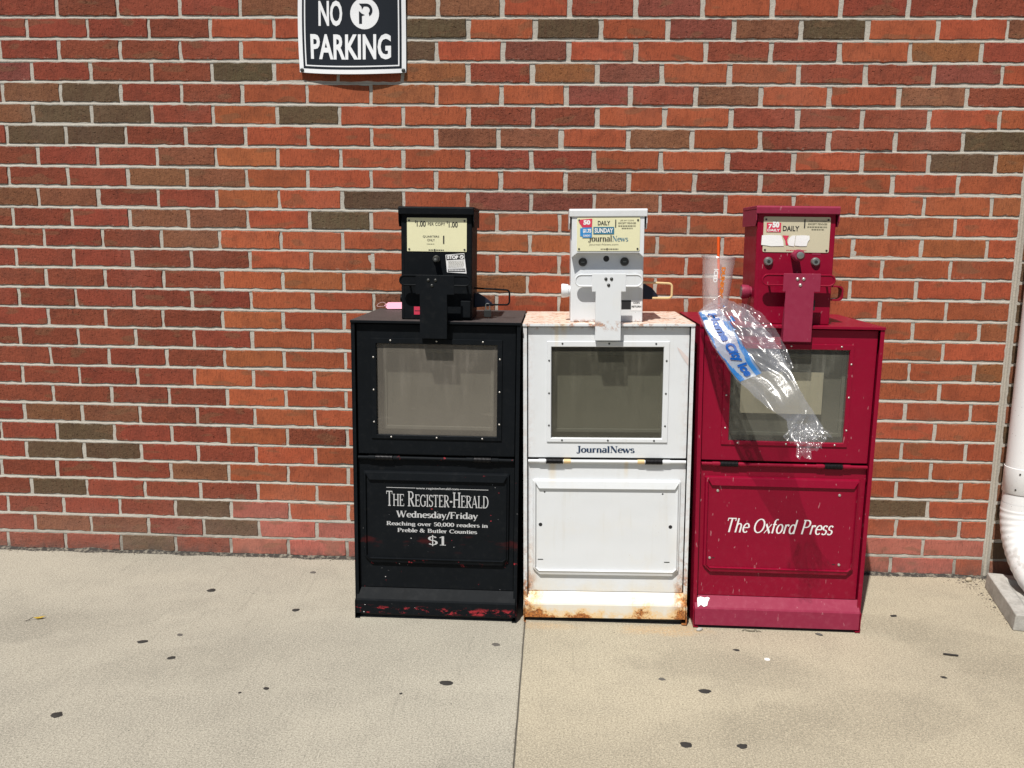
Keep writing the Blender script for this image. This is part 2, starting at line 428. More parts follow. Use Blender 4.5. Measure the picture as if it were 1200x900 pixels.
def concrete_mat(name, base, dark, tan, stains):
    g = G(name)
    p = g.pos
    big = g.noise(g.mapv(p, (1, 1.6, 1), rot=(0, 0, .5)), 1.3, 4, .6)
    mid = g.noise(p, 9, 4, .6)
    fine = g.noise(p, 300, 3, .75)
    agg = g.voro(p, 420)
    c = g.mix(g.sm(big, .38, .66), base, tan)
    c = g.mix(g.mul(g.sm(mid, .45, .75), .28), c, dark)
    gr = g.math('MULTIPLY_ADD', g.noise(p, 520, 1, .8), .45, g.mul(g.noise(p, 210, 2, .8), .55))
    c = g.mix(g.mul(g.sm(gr, .50, .62), .72), c, tuple(v * .42 for v in base))
    c = g.mix(g.mul(g.sm(gr, .50, .38), .72), c, tuple(min(1, v * 1.7) for v in base))
    stone = g.mul(g.sm(g.voro(p, 125), .32, .20), g.sm(g.noise(p, 40, 2), .45, .6))
    c = g.mix(g.mul(stone, .35), c, tuple(min(1, v * 1.5) for v in base))
    pitc = g.mul(g.sm(g.voro(p, 88), .17, .10), g.sm(g.noise(p, 13, 3), .50, .62))
    c = g.mix(g.mul(pitc, .6), c, tuple(v * .30 for v in base))
    scuff = g.mul(g.sm(g.noise(g.mapv(p, (1, .05, 1), rot=(0, 0, .75)), 60, 3, .6), .60, .70), .20)
    c = g.mix(scuff, c, tuple(v * .55 for v in base))
    c = g.mix(g.mul(g.sm(fine, .55, .72), .45), c, tuple(v * .35 for v in base))
    c = g.mix(g.mul(g.sm(g.noise(p, 60, 3, .7), .60, .72), .30), c, tuple(v * .5 for v in base))
    c = g.mix(g.mul(g.sm(g.voro(p, 34), .10, .03), g.sm(g.noise(p, 5, 2), .5, .6)), c, tuple(v * .3 for v in base))
    # soiled patches with their own outline
    for (x, y, rx, ry, rot, k) in stains:
        q = g.mapv(p, (1 / rx, 1 / ry, 1), (0, 0, 0), (0, 0, 0))
        qx, qy, qz = g.sep(p)
        dx = g.sub(qx, x); dy = g.sub(qy, y)
        ca, sa = math.cos(rot), math.sin(rot)
        a = g.math('DIVIDE', g.add(g.mul(dx, ca), g.mul(dy, sa)), rx)
        b = g.math('DIVIDE', g.sub(g.mul(dy, ca), g.mul(dx, sa)), ry)
        d = g.math('SQRT', g.add(g.mul(a, a), g.mul(b, b)))
        d = g.add(d, g.mul(g.sub(g.noise(p, 5.5, 8, .80), .5), 2.6))
        m = g.mul(g.sm(d, 1.05, .55), g.sm(g.noise(p, 130, 3, .8), .36, .60))
        if k > 0: c = g.mix(g.mul(m, k * .72), c, tuple(v * .42 for v in base))
        else: c = g.mix(g.mul(m, -k), c, (.50, .30, .12))
    h = g.add(g.mul(g.noise(p, 420, 2, .8), .9), g.mul(g.noise(g.mapv(p, (1, .15, 1), rot=(0, 0, .9)), 120, 2), .35))
    c = g.mix(g.mul(g.sm(g.noise(g.mapv(p, (1, .10, 1), rot=(0, 0, .9)), 150, 2, .6), .45, .75), .14), c, tuple(v * .6 for v in base))
    return g.done(g.pbr(c, .92, 0, g.bump(h, .28, .0025), spec=.2))

def paint(name, base, kind):
    g = G(name)
    o = g.oc
    x, y, z = g.sep(o)
    nrm = g.sep(g.geo.outputs['Normal'])
    n1 = g.noise(o, 9, 4, .6); n2 = g.noise(o, 55, 4, .65); n3 = g.noise(o, 260, 3, .6)
    up = g.sm(nrm[2], .4, .8)
    rough = .42
    dent = g.noise(o, 6.5, 2, .5)
    h = g.mul(n2, .5)
    if kind == 'white':
        c = g.mix(g.mul(n1, .14), base, (.62, .60, .53))
        ex = g.mx(g.sm(x, .045, .004), g.sm(x, .44, .483))          # near the two side edges
        low = g.sm(z, .22, .02)
        strk = g.mul(g.sm(g.noise(g.mapv(o, (1, 1, .06)), 70, 3, .6), .52, .72), g.sm(n1, .4, .65))
        c = g.mix(g.mul(strk, .16), c, (.45, .42, .34))
        stn = g.mul(g.sm(g.add(n1, g.mul(low, .25)), .5, .8), g.add(.12, g.mul(low, .5)))
        c = g.mix(stn, c, (.68, .60, .43))
        rim = g.add(g.mul(ex, g.add(.15, g.mul(g.sm(z, .30, .05), .8))), 0)
        kick = g.mul(g.sm(z, .097, .088), 1.0)
        kn = g.add(g.noise(g.mapv(o, (1, 1, 1.3)), 9, 7, .78), g.mul(g.sm(z, .060, .020), .13))
        kn = g.add(kn, g.mul(g.mx(g.sm(x, .13, .0), g.sm(x, .43, .485)), .14))
        kn = g.sub(kn, .015)
        kk = g.mul(kick, g.sm(kn, .64, .70))
        edge_up = g.mul(g.sm(z, .872, .893), g.sm(z, .91, .897))
        cor = g.mul(g.mx(g.sm(x, .050, .010), g.sm(x, .430, .478)), g.mul(g.sm(z, .20, .09), g.sm(g.noise(g.mapv(o, (1, 1, .5)), 40, 5, .75), .44, .58)))
        rustm = g.mx(g.mx(g.mul(rim, g.sm(n2, .45, .58)), kk), cor)
        halo = g.mul(g.mx(g.sm(x, .075, .0), g.sm(x, .405, .480)), g.mul(g.sm(z, .34, .06), g.sm(g.noise(g.mapv(o, (1, 1, .3)), 16, 4, .7), .40, .62)))
        c = g.mix(g.mul(halo, .55), c, (.70, .55, .33))
        rustm = g.mx(rustm, g.mul(edge_up, g.mul(.75, g.sm(n2, .5, .62))))
        # drips under the hinge and the handle
        for (dx, z0, z1, wd) in ((.085, .40, .49, .010), (.30, .43, .49, .006), (.115, .84, .895, .010), (.095, .80, .89, .006)):
            d = g.math('ABSOLUTE', g.sub(x, dx + .0))
            m = g.mul(g.sm(d, wd * 1.6, wd * .2), g.mul(g.sm(z, z0, z1), g.sm(z, z1 + .012, z1)))
            c = g.mix(g.mul(m, .45), c, (.66, .50, .24))
        tan = g.mul(up, g.mul(g.sm(z, .885, .893), g.sm(z, .905, .899)))
        c = g.mix(g.mul(tan, .75), c, (.78, .62, .50))
        c = g.mix(g.mul(tan, g.sm(g.noise(g.mapv(o, (.35, 1, 1)), 30, 4, .7), .60, .70)), c, (.46, .26, .15))
        yel = g.mul(kick, g.mul(.75, g.sm(kn, .53, .66)))
        c = g.mix(yel, c, (.74, .47, .17))
        rc = g.mix(g.sm(n3, .35, .65), (.50, .19, .045), (.16, .055, .02))
        c = g.mix(rustm, c, rc)
        specks = g.mul(g.sm(g.noise(o, 120, 2, .5), .745, .78), g.sm(n1, .50, .62))
        c = g.mix(g.mul(specks, .8), c, (.22, .09, .04))
        h = g.add(h, g.mul(rustm, g.mul(n3, 1.5)))
        rough = g.add(.38, g.mul(rustm, .5))
    elif kind == 'black':
        c = g.mix(n1, base, tuple(v * 2.0 for v in base))
        dust = g.sm(n2, .5, .85)
        c = g.mix(g.mul(dust, .022), c, (.30, .28, .26))
        band = g.mul(g.sm(z, .016, .022), g.sm(z, .046, .030))
        chips = g.mul(band, g.sm(g.noise(g.mapv(o, (1, 1, 2.2)), 22, 7, .80), .54, .56))
        sc1 = g.sm(g.noise(o, 95, 2, .5), .765, .775)
        sc1 = g.mul(sc1, g.sm(z, .52, .3))
        lip = g.mul(g.mul(g.sm(z, .160, .165), g.sm(z, .186, .180)), g.sm(g.noise(o, 26, 4, .7), .58, .61))
        top = g.mul(g.mul(g.sm(z, .480, .484), g.sm(z, .505, .500)), g.sm(g.noise(o, 20, 4, .7), .60, .63))
        m = g.mx(g.mx(chips, sc1), g.mx(lip, g.mul(top, .6)))
        c = g.mix(m, c, (.34, .030, .038))
        wear = g.mul(g.sm(g.noise(g.mapv(o, (1, 1, 3)), 12, 3), .55, .7), g.mul(g.sm(z, .20, .22), g.sm(z, .27, .25)))
        c = g.mix(g.mul(wear, .5), c, (.07, .010, .010))
        wh = g.mul(g.sm(g.noise(o, 130, 1, .5), .795, .81), g.sm(z, .6, .1))
        c = g.mix(wh, c, (.6, .6, .6))
        topd = g.mul(up, g.mul(g.sm(z, .89, .895), g.sm(z, .91, .90)))
        c = g.mix(g.mul(topd, g.add(.25, g.mul(n2, .3))), c, (.16, .135, .13))
        rough = g.add(.42, g.mul(n2, .25))
    else:
        c = g.mix(g.mul(n1, .35), base, tuple(v * .62 for v in base))
        low = g.sm(z, .30, .0)
        dust = g.mul(g.sm(n2, .48, .8), g.add(.05, g.mul(low, .28)))
        c = g.mix(dust, c, (.30, .07, .10))
        scr = g.mul(g.sm(g.noise(g.mapv(o, (1, 1, .3), rot=(0, .6, 0)), 120, 2, .5), .70, .74), .5)
        c = g.mix(scr, c, (.45, .22, .24))
        if kind == 'faded':
            c = g.mix(g.add(.12, g.mul(n2, .28)), c, (.36, .07, .12))
            rough = .5
        else:
            rough = g.add(.30, g.mul(n2, .2))
    return g.done(g.pbr(c, rough, 0, g.bump(h, .12, .0012, g.bump(dent, .35, .010)), spec={'white': .4, 'black': .07}.get(kind, .22)))

M_white = paint('white_enamel', (.655, .685, .715), 'white')
M_black = paint('black_enamel', (.0040, .0050, .0062), 'black')
M_red = paint('maroon_enamel', (.240, .0020, .0230), 'red')
M_redf = paint('chalky_maroon_enamel', (.225, .006, .036), 'faded')
M_steel = flat('galvanised_steel', (.42, .41, .39), .35, .8)
M_darkm = flat('dark_spring_steel', (.02, .02, .022), .4, .6)
M_gap_shade = flat('black_gap_shade', (.015, .015, .016), .4)  # shade colour for the gap under the kick plates
M_pure = flat('black_print', (.012, .012, .014), .6, grain=0)
M_whiteprint = flat('white_print', (.78, .78, .78), .5, grain=.05)
M_greyprint = flat('silver_print', (.50, .51, .52), .5, grain=.2)
M_navy = flat('navy_print', (.012, .035, .085), .5, grain=.1)
M_blueprint = flat('teal_print', (.03, .16, .26), .5, grain=.1)
M_ltblue = flat('blue_sticker', (.03, .24, .56), .45, grain=.1)
M_pinkred = flat('red_sticker', (.62, .04, .09), .45, grain=.2)
M_cream = flat('cream_plate', (.72, .70, .46), .45, grain=.12, gscale=30)
M_tanp = flat('tan_plate', (.56, .51, .37), .45, grain=.12, gscale=30)
M_paper = flat('torn_white_paper', (.80, .80, .80), .8, grain=.08)
M_brass = flat('yellow_painted_rod', (.72, .52, .26), .45, grain=.3)
M_pink = flat('pink_card', (.80, .34, .46), .6)
M_silver = flat('rivet_metal', (.55, .53, .50), .35, .7)
M_lockm = flat('lock_metal', (.30, .31, .30), .35, .7)
M_lockd = flat('dark_lock_metal', (.06, .062, .06), .4, .6)
M_int = {'black': flat('dark_interior', (.03, .03, .032), .7), 'white': flat('grey_interior', (.13, .13, .12), .7), 'red': flat('maroon_interior', (.035, .03, .032), .7)}
M_disp = {'black': flat('beige_display_back', (.20, .185, .155), .8, grain=.3, gscale=12), 'white': flat('olive_display_back', (.15, .145, .11), .8, grain=.3, gscale=12), 'red': flat('olive_display_back_panel', (.13, .125, .10), .8, grain=.3, gscale=12)}
M_card = flat('faded_newsprint_card', (.52, .47, .35), .8, grain=.2, gscale=8)

def pane_mat(name, haze, col):
    g = G(name)
    o = g.oc
    x, y, z = g.sep(o)
    st = g.noise(g.mapv(o, (1, 1, .10)), 60, 4, .65)
    st2 = g.noise(g.mapv(o, (1, 1, .25)), 14, 3, .6)
    bl = g.noise(o, 12, 4, .6)
    m = g.add(haze, g.mul(g.sm(g.mul(st, g.add(.45, st2)), .45, .75), g.mul(.20, g.sm(z, .60, .80))))
    m = g.add(m, g.mul(g.sm(bl, .45, .8), .12))
    m = g.add(m, g.mul(g.sm(g.add(z, g.mul(bl, .12)), .78, .60), .10))
    scr_ = g.sm(g.noise(g.mapv(o, (.12, 1, 1), rot=(0, .5, 0)), 90, 2, .5), .68, .74)
    m = g.add(m, g.mul(scr_, .12))
    d = g.pbr(col, .55, 0, spec=.3)
    gl = g.n('ShaderNodeBsdfGlossy'); gl.inputs['Roughness'].default_value = .12
    fr = g.n('ShaderNodeFresnel'); fr.inputs[0].default_value = 1.4
    t = g.mixs(g.math('MINIMUM', m, .9), g.transp((.82, .83, .80)), d)
    return g.done(g.mixs(fr.outputs[0], t, gl.outputs[0]))
M_pane = {'black': pane_mat('hazy_window_plastic', .36, (.235, .212, .178)), 'white': pane_mat('smoky_window_plastic', .22, (.150, .143, .108)), 'red': pane_mat('clear_window_plastic', .20, (.26, .26, .22))}

# ------------------------------------------------------------------ brick wall
PITCH = .0677
BH = PITCH - .0105
ROWS = [
  ([0.065,0.267,0.474,0.673,0.887,1.101,1.315,1.522,1.737,1.946,2.157,2.374,2.586,2.794,2.997], [0, 0, 0, 0, 4, 4, 4, 4, 1, 0, 5, 1, 1, 0, 0, 0]),
  ([-0.041,0.163,0.368,0.572,0.783,0.995,1.206,1.415,1.629,1.839,2.051,2.258,2.467,2.674,2.892,3.103], [0, 0, 0, 0, 1, 1, 1, 3, 1, 3, 1, 5, 4, 3, 1, 1, 4]),
  ([-0.136,0.063,0.269,0.470,0.671,0.884,1.097,1.311,1.527,1.737,1.951,2.173,2.378,2.592,2.812,3.030], [0, 0, 0, 0, 0, 1, 1, 3, 1, 5, 1, 1, 0, 0, 1, 6, 0]),
  ([-0.034,0.165,0.370,0.572,0.778,0.990,1.199,1.415,1.622,1.830,2.037,2.251,2.469,2.678,2.891,3.100], [5, 0, 0, 0, 3, 1, 1, 6, 0, 6, 5, 1, 1, 0, 0, 5, 1]),
  ([-0.140,0.058,0.262,0.467,0.670,0.885,1.097,1.311,1.524,1.734,1.940,2.147,2.354,2.570,2.787,2.999], [0, 4, 3, 0, 0, 1, 1, 6, 1, 2, 5, 0, 4, 1, 1, 4, 0]),
  ([-0.042,0.159,0.364,0.570,0.785,0.991,1.201,1.416,1.627,1.835,2.052,2.264,2.474,2.678,2.889,3.106], [4, 3, 3, 0, 2, 3, 1, 1, 0, 0, 1, 1, 0, 0, 0, 1, 1]),
  ([-0.136,0.067,0.271,0.475,0.676,0.885,1.097,1.309,1.515,1.719,1.936,2.142,2.360,2.578,2.787,3.000], [0, 3, 3, 0, 0, 1, 1, 1, 4, 4, 1, 4, 1, 0, 0, 0, 3]),
  ([-0.035,0.169,0.374,0.573,0.783,0.993,1.201,1.414,1.623,1.828,2.045,2.259,2.470,2.687,2.899,3.108], [0, 0, 0, 4, 2, 1, 1, 1, 0, 0, 1, 1, 0, 1, 1, 3, 6]),
  ([-0.141,0.064,0.270,0.472,0.675,0.882,1.094,1.309,1.524,1.736,1.943,2.156,2.368,2.581,2.790,2.998], [0, 0, 0, 4, 4, 1, 1, 1, 1, 1, 4, 1, 0, 0, 1, 1, 1]),
  ([-0.043,0.164,0.370,0.571,0.783,0.996,1.202,1.415,1.624,1.832,2.048,2.261,2.479,2.684,2.895,3.108], [4, 4, 0, 0, 2, 1, 3, 1, 5, 5, 4, 0, 1, 1, 1, 1, 6]),
  ([-0.138,0.068,0.269,0.470,0.673,0.885,1.092,1.302,1.512,1.720,1.931,2.143,2.355,2.567,2.779,2.999], [0, 0, 0, 4, 4, 1, 3, 1, 1, 1, 1, 1, 1, 1, 1, 1, 1]),
  ([-0.034,0.170,0.374,0.574,0.784,0.995,1.204,1.414,1.623,1.833,2.043,2.255,2.467,2.679,2.898,3.107], [0, 0, 0, 4, 2, 2, 2, 2, 2, 2, 2, 2, 2, 2, 2, 2, 1]),
  ([-0.137,0.064,0.269,0.474,0.677,0.886,1.096,1.305,1.514,1.721,1.931,2.141,2.354,2.566,2.779,2.998], [0, 0, 0, 0, 0, 1, 1, 1, 1, 1, 1, 1, 1, 1, 1, 1, 1]),
  ([-0.037,0.170,0.374,0.577,0.786,0.996,1.203,1.410,1.616,1.829,2.042,2.254,2.467,2.680,2.893,3.108], [0, 0, 0, 0, 2, 2, 2, 2, 6, 1, 1, 1, 1, 1, 1, 1, 1]),
  ([-0.139,0.063,0.267,0.470,0.675,0.887,1.097,1.306,1.514,1.724,1.936,2.147,2.359,2.570,2.782,2.996], [0, 0, 0, 0, 0, 1, 1, 4, 4, 1, 1, 1, 1, 1, 1, 1, 1]),
  ([-0.041,0.164,0.365,0.574,0.784,0.994,1.205,1.416,1.627,1.838,2.050,2.261,2.472,2.683,2.894,3.109], [0, 0, 0, 0, 2, 1, 1, 1, 1, 1, 1, 1, 1, 1, 1, 1, 6]),
  ([-0.147,0.060,0.265,0.470,0.673,0.883,1.095,1.306,1.518,1.730,1.941,2.153,2.364,2.576,2.787,2.999], [0, 0, 0, 0, 0, 1, 1, 1, 1, 1, 1, 1, 1, 1, 1, 1, 1]),
  ([-0.043,0.166,0.371,0.574,0.783,0.997,1.208,1.418,1.629,1.840,2.050,2.261,2.472,2.682,2.893,3.106], [0, 0, 0, 0, 2, 1, 1, 1, 1, 1, 1, 1, 1, 1, 1, 1, 6]),
  ([-0.149,0.056,0.263,0.466,0.674,0.886,1.097,1.308,1.520,1.731,1.942,2.154,2.365,2.576,2.788,2.999], [0, 0, 0, 0, 2, 1, 1, 1, 1, 1, 1, 1, 1, 1, 1, 1, 1]),
  ([-0.044,0.166,0.372,0.578,0.785,0.996,1.207,1.418,1.628,1.839,2.050,2.261,2.472,2.683,2.893,3.108], [0, 0, 0, 0, 2, 1, 1, 1, 1, 1, 1, 1, 1, 1, 1, 1, 1]),
  ([-0.152,0.056,0.264,0.469,0.673,0.887,1.098,1.309,1.520,1.730,1.941,2.152,2.363,2.574,2.785,2.996], [0, 4, 4, 0, 0, 1, 1, 1, 1, 1, 1, 1, 1, 1, 1, 1, 1]),
  ([-0.243,-0.039,0.168,0.374,0.577,0.786,0.998,1.209,1.419,1.630,1.840,2.051,2.261,2.472,2.682,2.893,3.105], [0, 0, 3, 0, 0, 2, 0, 1, 1, 1, 1, 1, 1, 1, 1, 1, 1, 1]),
  ([-0.156,0.053,0.261,0.465,0.673,0.884,1.095,1.306,1.517,1.728,1.939,2.151,2.362,2.573,2.784,2.995], [0, 3, 3, 0, 0, 1, 1, 1, 1, 1, 1, 1, 1, 1, 1, 1, 1]),
  ([-0.252,-0.049,0.160,0.365,0.573,0.785,0.999,1.208,1.418,1.628,1.838,2.047,2.257,2.467,2.677,2.886,3.101], [0, 0, 0, 0, 4, 1, 1, 1, 1, 1, 1, 1, 1, 1, 1, 1, 1, 1]),
  ([-0.148,0.054,0.266,0.468,0.674,0.885,1.096,1.307,1.519,1.730,1.941,2.153,2.364,2.575,2.787,2.998], [0, 3, 0, 0, 0, 1, 1, 1, 1, 1, 1, 1, 1, 1, 1, 3, 1]),
  ([-0.241,-0.037,0.170,0.374,0.576,0.786,0.998,1.209,1.420,1.631,1.842,2.053,2.264,2.475,2.685,2.896,3.109], [0, 0, 0, 0, 3, 7, 1, 1, 1, 1, 1, 1, 1, 1, 1, 1, 1, 1]),
  ([-0.146,0.062,0.272,0.474,0.675,0.883,1.094,1.305,1.516,1.727,1.938,2.149,2.360,2.571,2.782,2.993], [0, 4, 4, 0, 3, 7, 7, 7, 7, 7, 7, 7, 7, 7, 7, 7, 7]),
  ([-0.250,-0.037,0.168,0.368,0.571,0.778,0.990,1.201,1.412,1.623,1.834,2.045,2.256,2.467,2.678,2.889,3.104], [0, 0, 0, 3, 0, 7, 7, 7, 7, 7, 7, 7, 7, 7, 7, 7, 7, 1]),
]

KC = {'m': (.222, .053, .030), 'o': (.330, .080, .036), 'O': (.345, .094, .038), 'b': (.100, .068, .038), 'n': (.195, .078, .040), 'p': (.180, .052, .040), 'h': (.27, .098, .040), 'M': (.245, .058, .033), 'P': (.205, .058, .040), 'N': (.215, .088, .046), 'k': (.36, .105, .075)}
def bcol(k):
    r, g_, b = KC[k]
    f = 1 + rnd.uniform(-.13, .13); t = rnd.uniform(-.06, .06)
    return (r * f * (1 + t), g_ * f * (1 - t), b * f, 1)

def brick_shape(seed, L=.1985):
    q = random.Random(seed)
    nx, nz = 11, 3
    rough_ = .0010
    def rim(dx, dy, j):
        pts = []
        for i in range(nx): pts.append((-L / 2 + dx + (L - 2 * dx) * i / nx, dy, -BH / 2 + dx))
        for i in range(nz): pts.append((L / 2 - dx, dy, -BH / 2 + dx + (BH - 2 * dx) * i / nz))
        for i in range(nx): pts.append((L / 2 - dx - (L - 2 * dx) * i / nx, dy, BH / 2 - dx))
        for i in range(nz): pts.append((-L / 2 + dx, dy, BH / 2 - dx - (BH - 2 * dx) * i / nz))
        return pts
    n = 2 * (nx + nz)
    jit = [(q.gauss(0, rough_), q.gauss(0, rough_)) for _ in range(n)]
    back = [(x + j[0] * .5, y, z + j[1] * .5) for (x, y, z), j in zip(rim(0, .030, 0), jit)]
    mid = [(x + j[0], y, z + j[1]) for (x, y, z), j in zip(rim(0, .0016, 0), jit)]
    fr = [(x + j[0], y + q.gauss(0, .0002), z + j[1]) for (x, y, z), j in zip(rim(.0014, 0, 0), jit)]
    if False:
        k = q.choice([0, nx, nx + nz, 2 * nx + nz])
        for a in (k - 1, k, k + 1):
            a %= n
            fr[a] = (fr[a][0] * .985, fr[a][1] + .0035, fr[a][2] * .93)
    return [back, mid, fr]
N_VAR = 14
var_mesh = []
for s_ in range(N_VAR):
    loops = brick_shape(s_)
    m = MB(); m.loft(loops, True, False, True)
    me = bpy.data.meshes.new('brick'); me.from_pydata(m.v, [], m.f)
    bm = bmesh.new(); bm.from_mesh(me); bmesh.ops.recalc_face_normals(bm, faces=bm.faces)
    # open back: make sure the front looks at the street
    bm.faces.ensure_lookup_table()
    if bm.faces[-1].normal.y > 0: bmesh.ops.reverse_faces(bm, faces=bm.faces)
    bm.to_mesh(me); bm.free()
    me.materials.append(M_brick); var_mesh.append(me)

XL, XR, XJ0, XJ1, XEND = -1.6, 3.203, 3.203, 3.217, 4.9
TOPROW = -9
cells = []          # (row, x0, x1, kind, width of head joint)
for r in range(TOPROW, 28):
    if r >= 0: xs, ks = ROWS[r]
    else: xs, ks = ROWS[r % 2][0], ''.join(rnd.choice('mmonopm') for _ in range(20))
    xs = list(xs); ks = ['moObnphk'[k] if isinstance(k, int) else k for k in ks]
    while xs[0] > XL: xs.insert(0, xs[0] - .2055); ks.insert(0, rnd.choice('mmmnmb'))
    if XJ0 - xs[-1] < .06: xs.pop(); ks.pop()
    ks = ks[:len(xs) + 1]
    edges = [XL - .2] + xs + [XJ0]
    for i in range(len(edges) - 1):
        k_ = ks[min(i, len(ks) - 1)]
        if edges[i] > 1.25 and r < 10: k_ = {'m': 'M', 'p': 'P', 'n': 'N'}.get(k_, k_)
        cells.append((r, edges[i], edges[i + 1], k_))
for r in range(TOPROW, 28):          # the bricks past the control joint
    x = XJ1 - (.10 if r % 2 else 0)
    first = True
    while x < XEND:
        x1 = x + .2055
        cells.append((r, max(x, XJ1), x1, 'b' if (first and r % 2 == 0) else ('n' if first else rnd.choice('ommnb')), True))
        first = False
        x = x1
def jw(r, x):
    return .0165 if (r <= 8 and 1.30 < x < 2.92) else .0115
cam_p = Vector((1.70524, -2.92928, 1.12861))
rv, uv, bv = Vector(_r), Vector(_u), Vector(_b)
def project(p):
    d = Vector(p) - cam_p; z_ = -d.dot(bv)
    return 600 + 1020 * d.dot(rv) / z_, 450 - 1020 * d.dot(uv) / z_
HID = [(414, 362, 609, 725), (616, 366, 810, 725), (822, 366, 1012, 730), (470, 240, 553, 370), (668, 240, 755, 370), (872, 240, 980, 370), (350, 0, 476, 86)]
def vis(c):
    r, x0, x1 = c[:3]
    zc = (27 - r + .5) * PITCH
    a = project((x0, 0, zc)); b = project((x1, 0, zc))
    if b[0] < 2 or a[0] > 1198 or a[1] < 4: return 0
    x0p, x1p = max(a[0], 0), min(b[0], 1200)
    y = (a[1] + b[1]) / 2
    w_ = x1p - x0p
    for hx0, hy0, hx1, hy1 in HID:
        if hy0 < y < hy1: w_ -= max(0, min(x1p, hx1) - max(x0p, hx0))
    if x0 > 3.21: w_ *= .3
    return max(0, w_ - 4) * 22
order = sorted(range(len(cells)), key=lambda i: -vis(cells[i]))
single = set(i for i in order[:299] if vis(cells[i]) > 0)

wall = empty('brick_wall', (1.5, 0, 0))
tag(wall, 'red and brown brick wall rising behind the three newspaper boxes', 'wall')
stuff = MB(); cols = []
for i, c in enumerate(cells):
    r, x0, x1, k = c[:4]
    zc = (27 - r + .5) * PITCH + (-.005 if len(c) > 4 else 0)
    j = jw(r, (x0 + x1) / 2)
    L = x1 - x0 - j
    if L < .02: continue
    dy = rnd.gauss(0, .0007) + (-.0015 if j > .015 else 0)
    col = bcol(k)
    loc = Vector(((x0 + x1) / 2 + rnd.gauss(0, .0006), dy, zc + rnd.gauss(0, .0006)))
    ry = rnd.gauss(0, .0035); rz = rnd.gauss(0, .004)
    sc_ = (L / .1985, 1, rnd.uniform(.97, 1.01))
    me = var_mesh[rnd.randrange(N_VAR)]
    mat = Matrix.Translation(loc) @ Matrix.Rotation(ry, 4, 'Y') @ Matrix.Rotation(rz, 4, 'Z') @ Matrix.Diagonal((*sc_, 1))
    if i in single:
        o = bpy.data.objects.new('brick', me); COL.objects.link(o)
        o.matrix_basis = Matrix.Translation((-1.5, 0, 0)) @ mat; o.parent = wall; o.color = col
    else:
        k0 = len(stuff.v)
        stuff.v += [tuple(mat @ v.co - Vector((1.5, 0, 0))) for v in me.vertices]
        for p in me.polygons:
            stuff.f.append(tuple(k0 + a for a in p.vertices)); cols.append(col)
me = bpy.data.meshes.new('bricks'); me.from_pydata(stuff.v, [], stuff.f)
ca = me.color_attributes.new('Col', 'FLOAT_COLOR', 'CORNER')
li = 0
for p, c in zip(me.polygons, cols):
    for _ in p.vertices:
        ca.data[li].color = c; li += 1
me.materials.append(M_brickv)
o = bpy.data.objects.new('bricks', me); COL.objects.link(o); o.parent = wall; tag(o, kind='stuff')

# mortar bed: one wavy sheet a few millimetres behind the faces, raked deeper in the infilled part
m = MB()
step = .011
nx = int((XEND - XL) / step); nz = int(2.50 / step)
for a in range(nz + 1):
    z = a * step
    for b in range(nx + 1):
        x = XL + b * step
        row = 27 - z / PITCH
        dp = .0026
        if row < 9 and 1.28 < x < 2.94: dp = .0030
        dp += .0007 * noise.noise((x * 22, z * 22, 0)) + .0005 * noise.noise((x * 90, z * 90, 3))
        if 3.202 < x < 3.218: dp = .0012
        m.v.append((x - 1.5, dp, z - .01))
for a in range(nz):
    for b in range(nx):
        k = a * (nx + 1) + b
        m.f.append((k, k + 1, k + nx + 2, k + nx + 1))
me = bpy.data.meshes.new('mortar'); me.from_pydata(m.v, [], m.f); me.materials.append(M_mortar); me.shade_smooth()
o = bpy.data.objects.new('mortar', me); COL.objects.link(o); o.parent = wall
# struck bed joints: deep under the brick above, nearly flush on top of the brick below
m = MB()
for r in range(TOPROW, 28):
    zj = (27 - r) * PITCH
    prev = None
    for b in range(int((3.203 - XL) / .009) + 1):
        x = XL + b * .009
        deep = .0068 if (r < 9 and 1.28 < x < 2.94) else (.0048 if r < 25 else .0018)
        w1 = .0007 * noise.noise((x * 60, r * 3.1, 1)); w2 = .0016 * noise.noise((x * 33, r * 2.3, 4)) + .0014 * noise.noise((x * 110, r, 9))
        wd = (.0058 if r > 8 else .0066) + .0007 * noise.noise((x * 25, r * 1.7, 12))
        pts = [(x - 1.5, deep + 2 * w1 + .0004, zj + wd + .001), (x - 1.5, deep + w1, zj + wd * .55 + w2), (x - 1.5, .0012 + w1, zj - wd * .05 + w2), (x - 1.5, .0004 + w1, zj - wd * .55 + w2), (x - 1.5, .0014, zj - wd - .0005 + w2)]
        k = m.addv(pts)
        if prev is not None:
            for q in range(4): m.f.append((prev + q, k + q, k + q + 1, prev + q + 1))
        prev = k
me = bpy.data.meshes.new('bed_joints'); me.from_pydata(m.v, [], m.f); me.materials.append(M_mortar); me.shade_smooth()
o = bpy.data.objects.new('bed_joints', me); COL.objects.link(o); o.parent = wall; tag(o, kind='stuff')
# wall body with a stone cap, so the wall has thickness
MB().box(XL - 1.5, XEND - 1.5, .012, .30, -.02, 2.48).build('wall_core', M_mortar, wall)
MB().box(XL - 1.55, XEND - 1.45, -.03, .34, 2.481, 2.54).build('coping', flat('coping_stone', (.4, .38, .34), .9), wall, bevel=.006)
# sealant bead in the control joint
g = G('sealant'); nn = g.noise(g.pos, 200, 3)
M_seal = g.done(g.pbr(g.mix(nn, (.50, .47, .40), (.30, .28, .24)), .85, 0, g.bump(nn, .5, .002)))
m = MB()
pa = [(3.2097 - 1.5 + .0012 * noise.noise((0, 0, z_ * .3)), .0035, z_ * .02) for z_ in range(0, 122)]
m.tube(pa, .0068, 8)
m.build('control_joint_sealant', M_seal, wall, smooth=True)

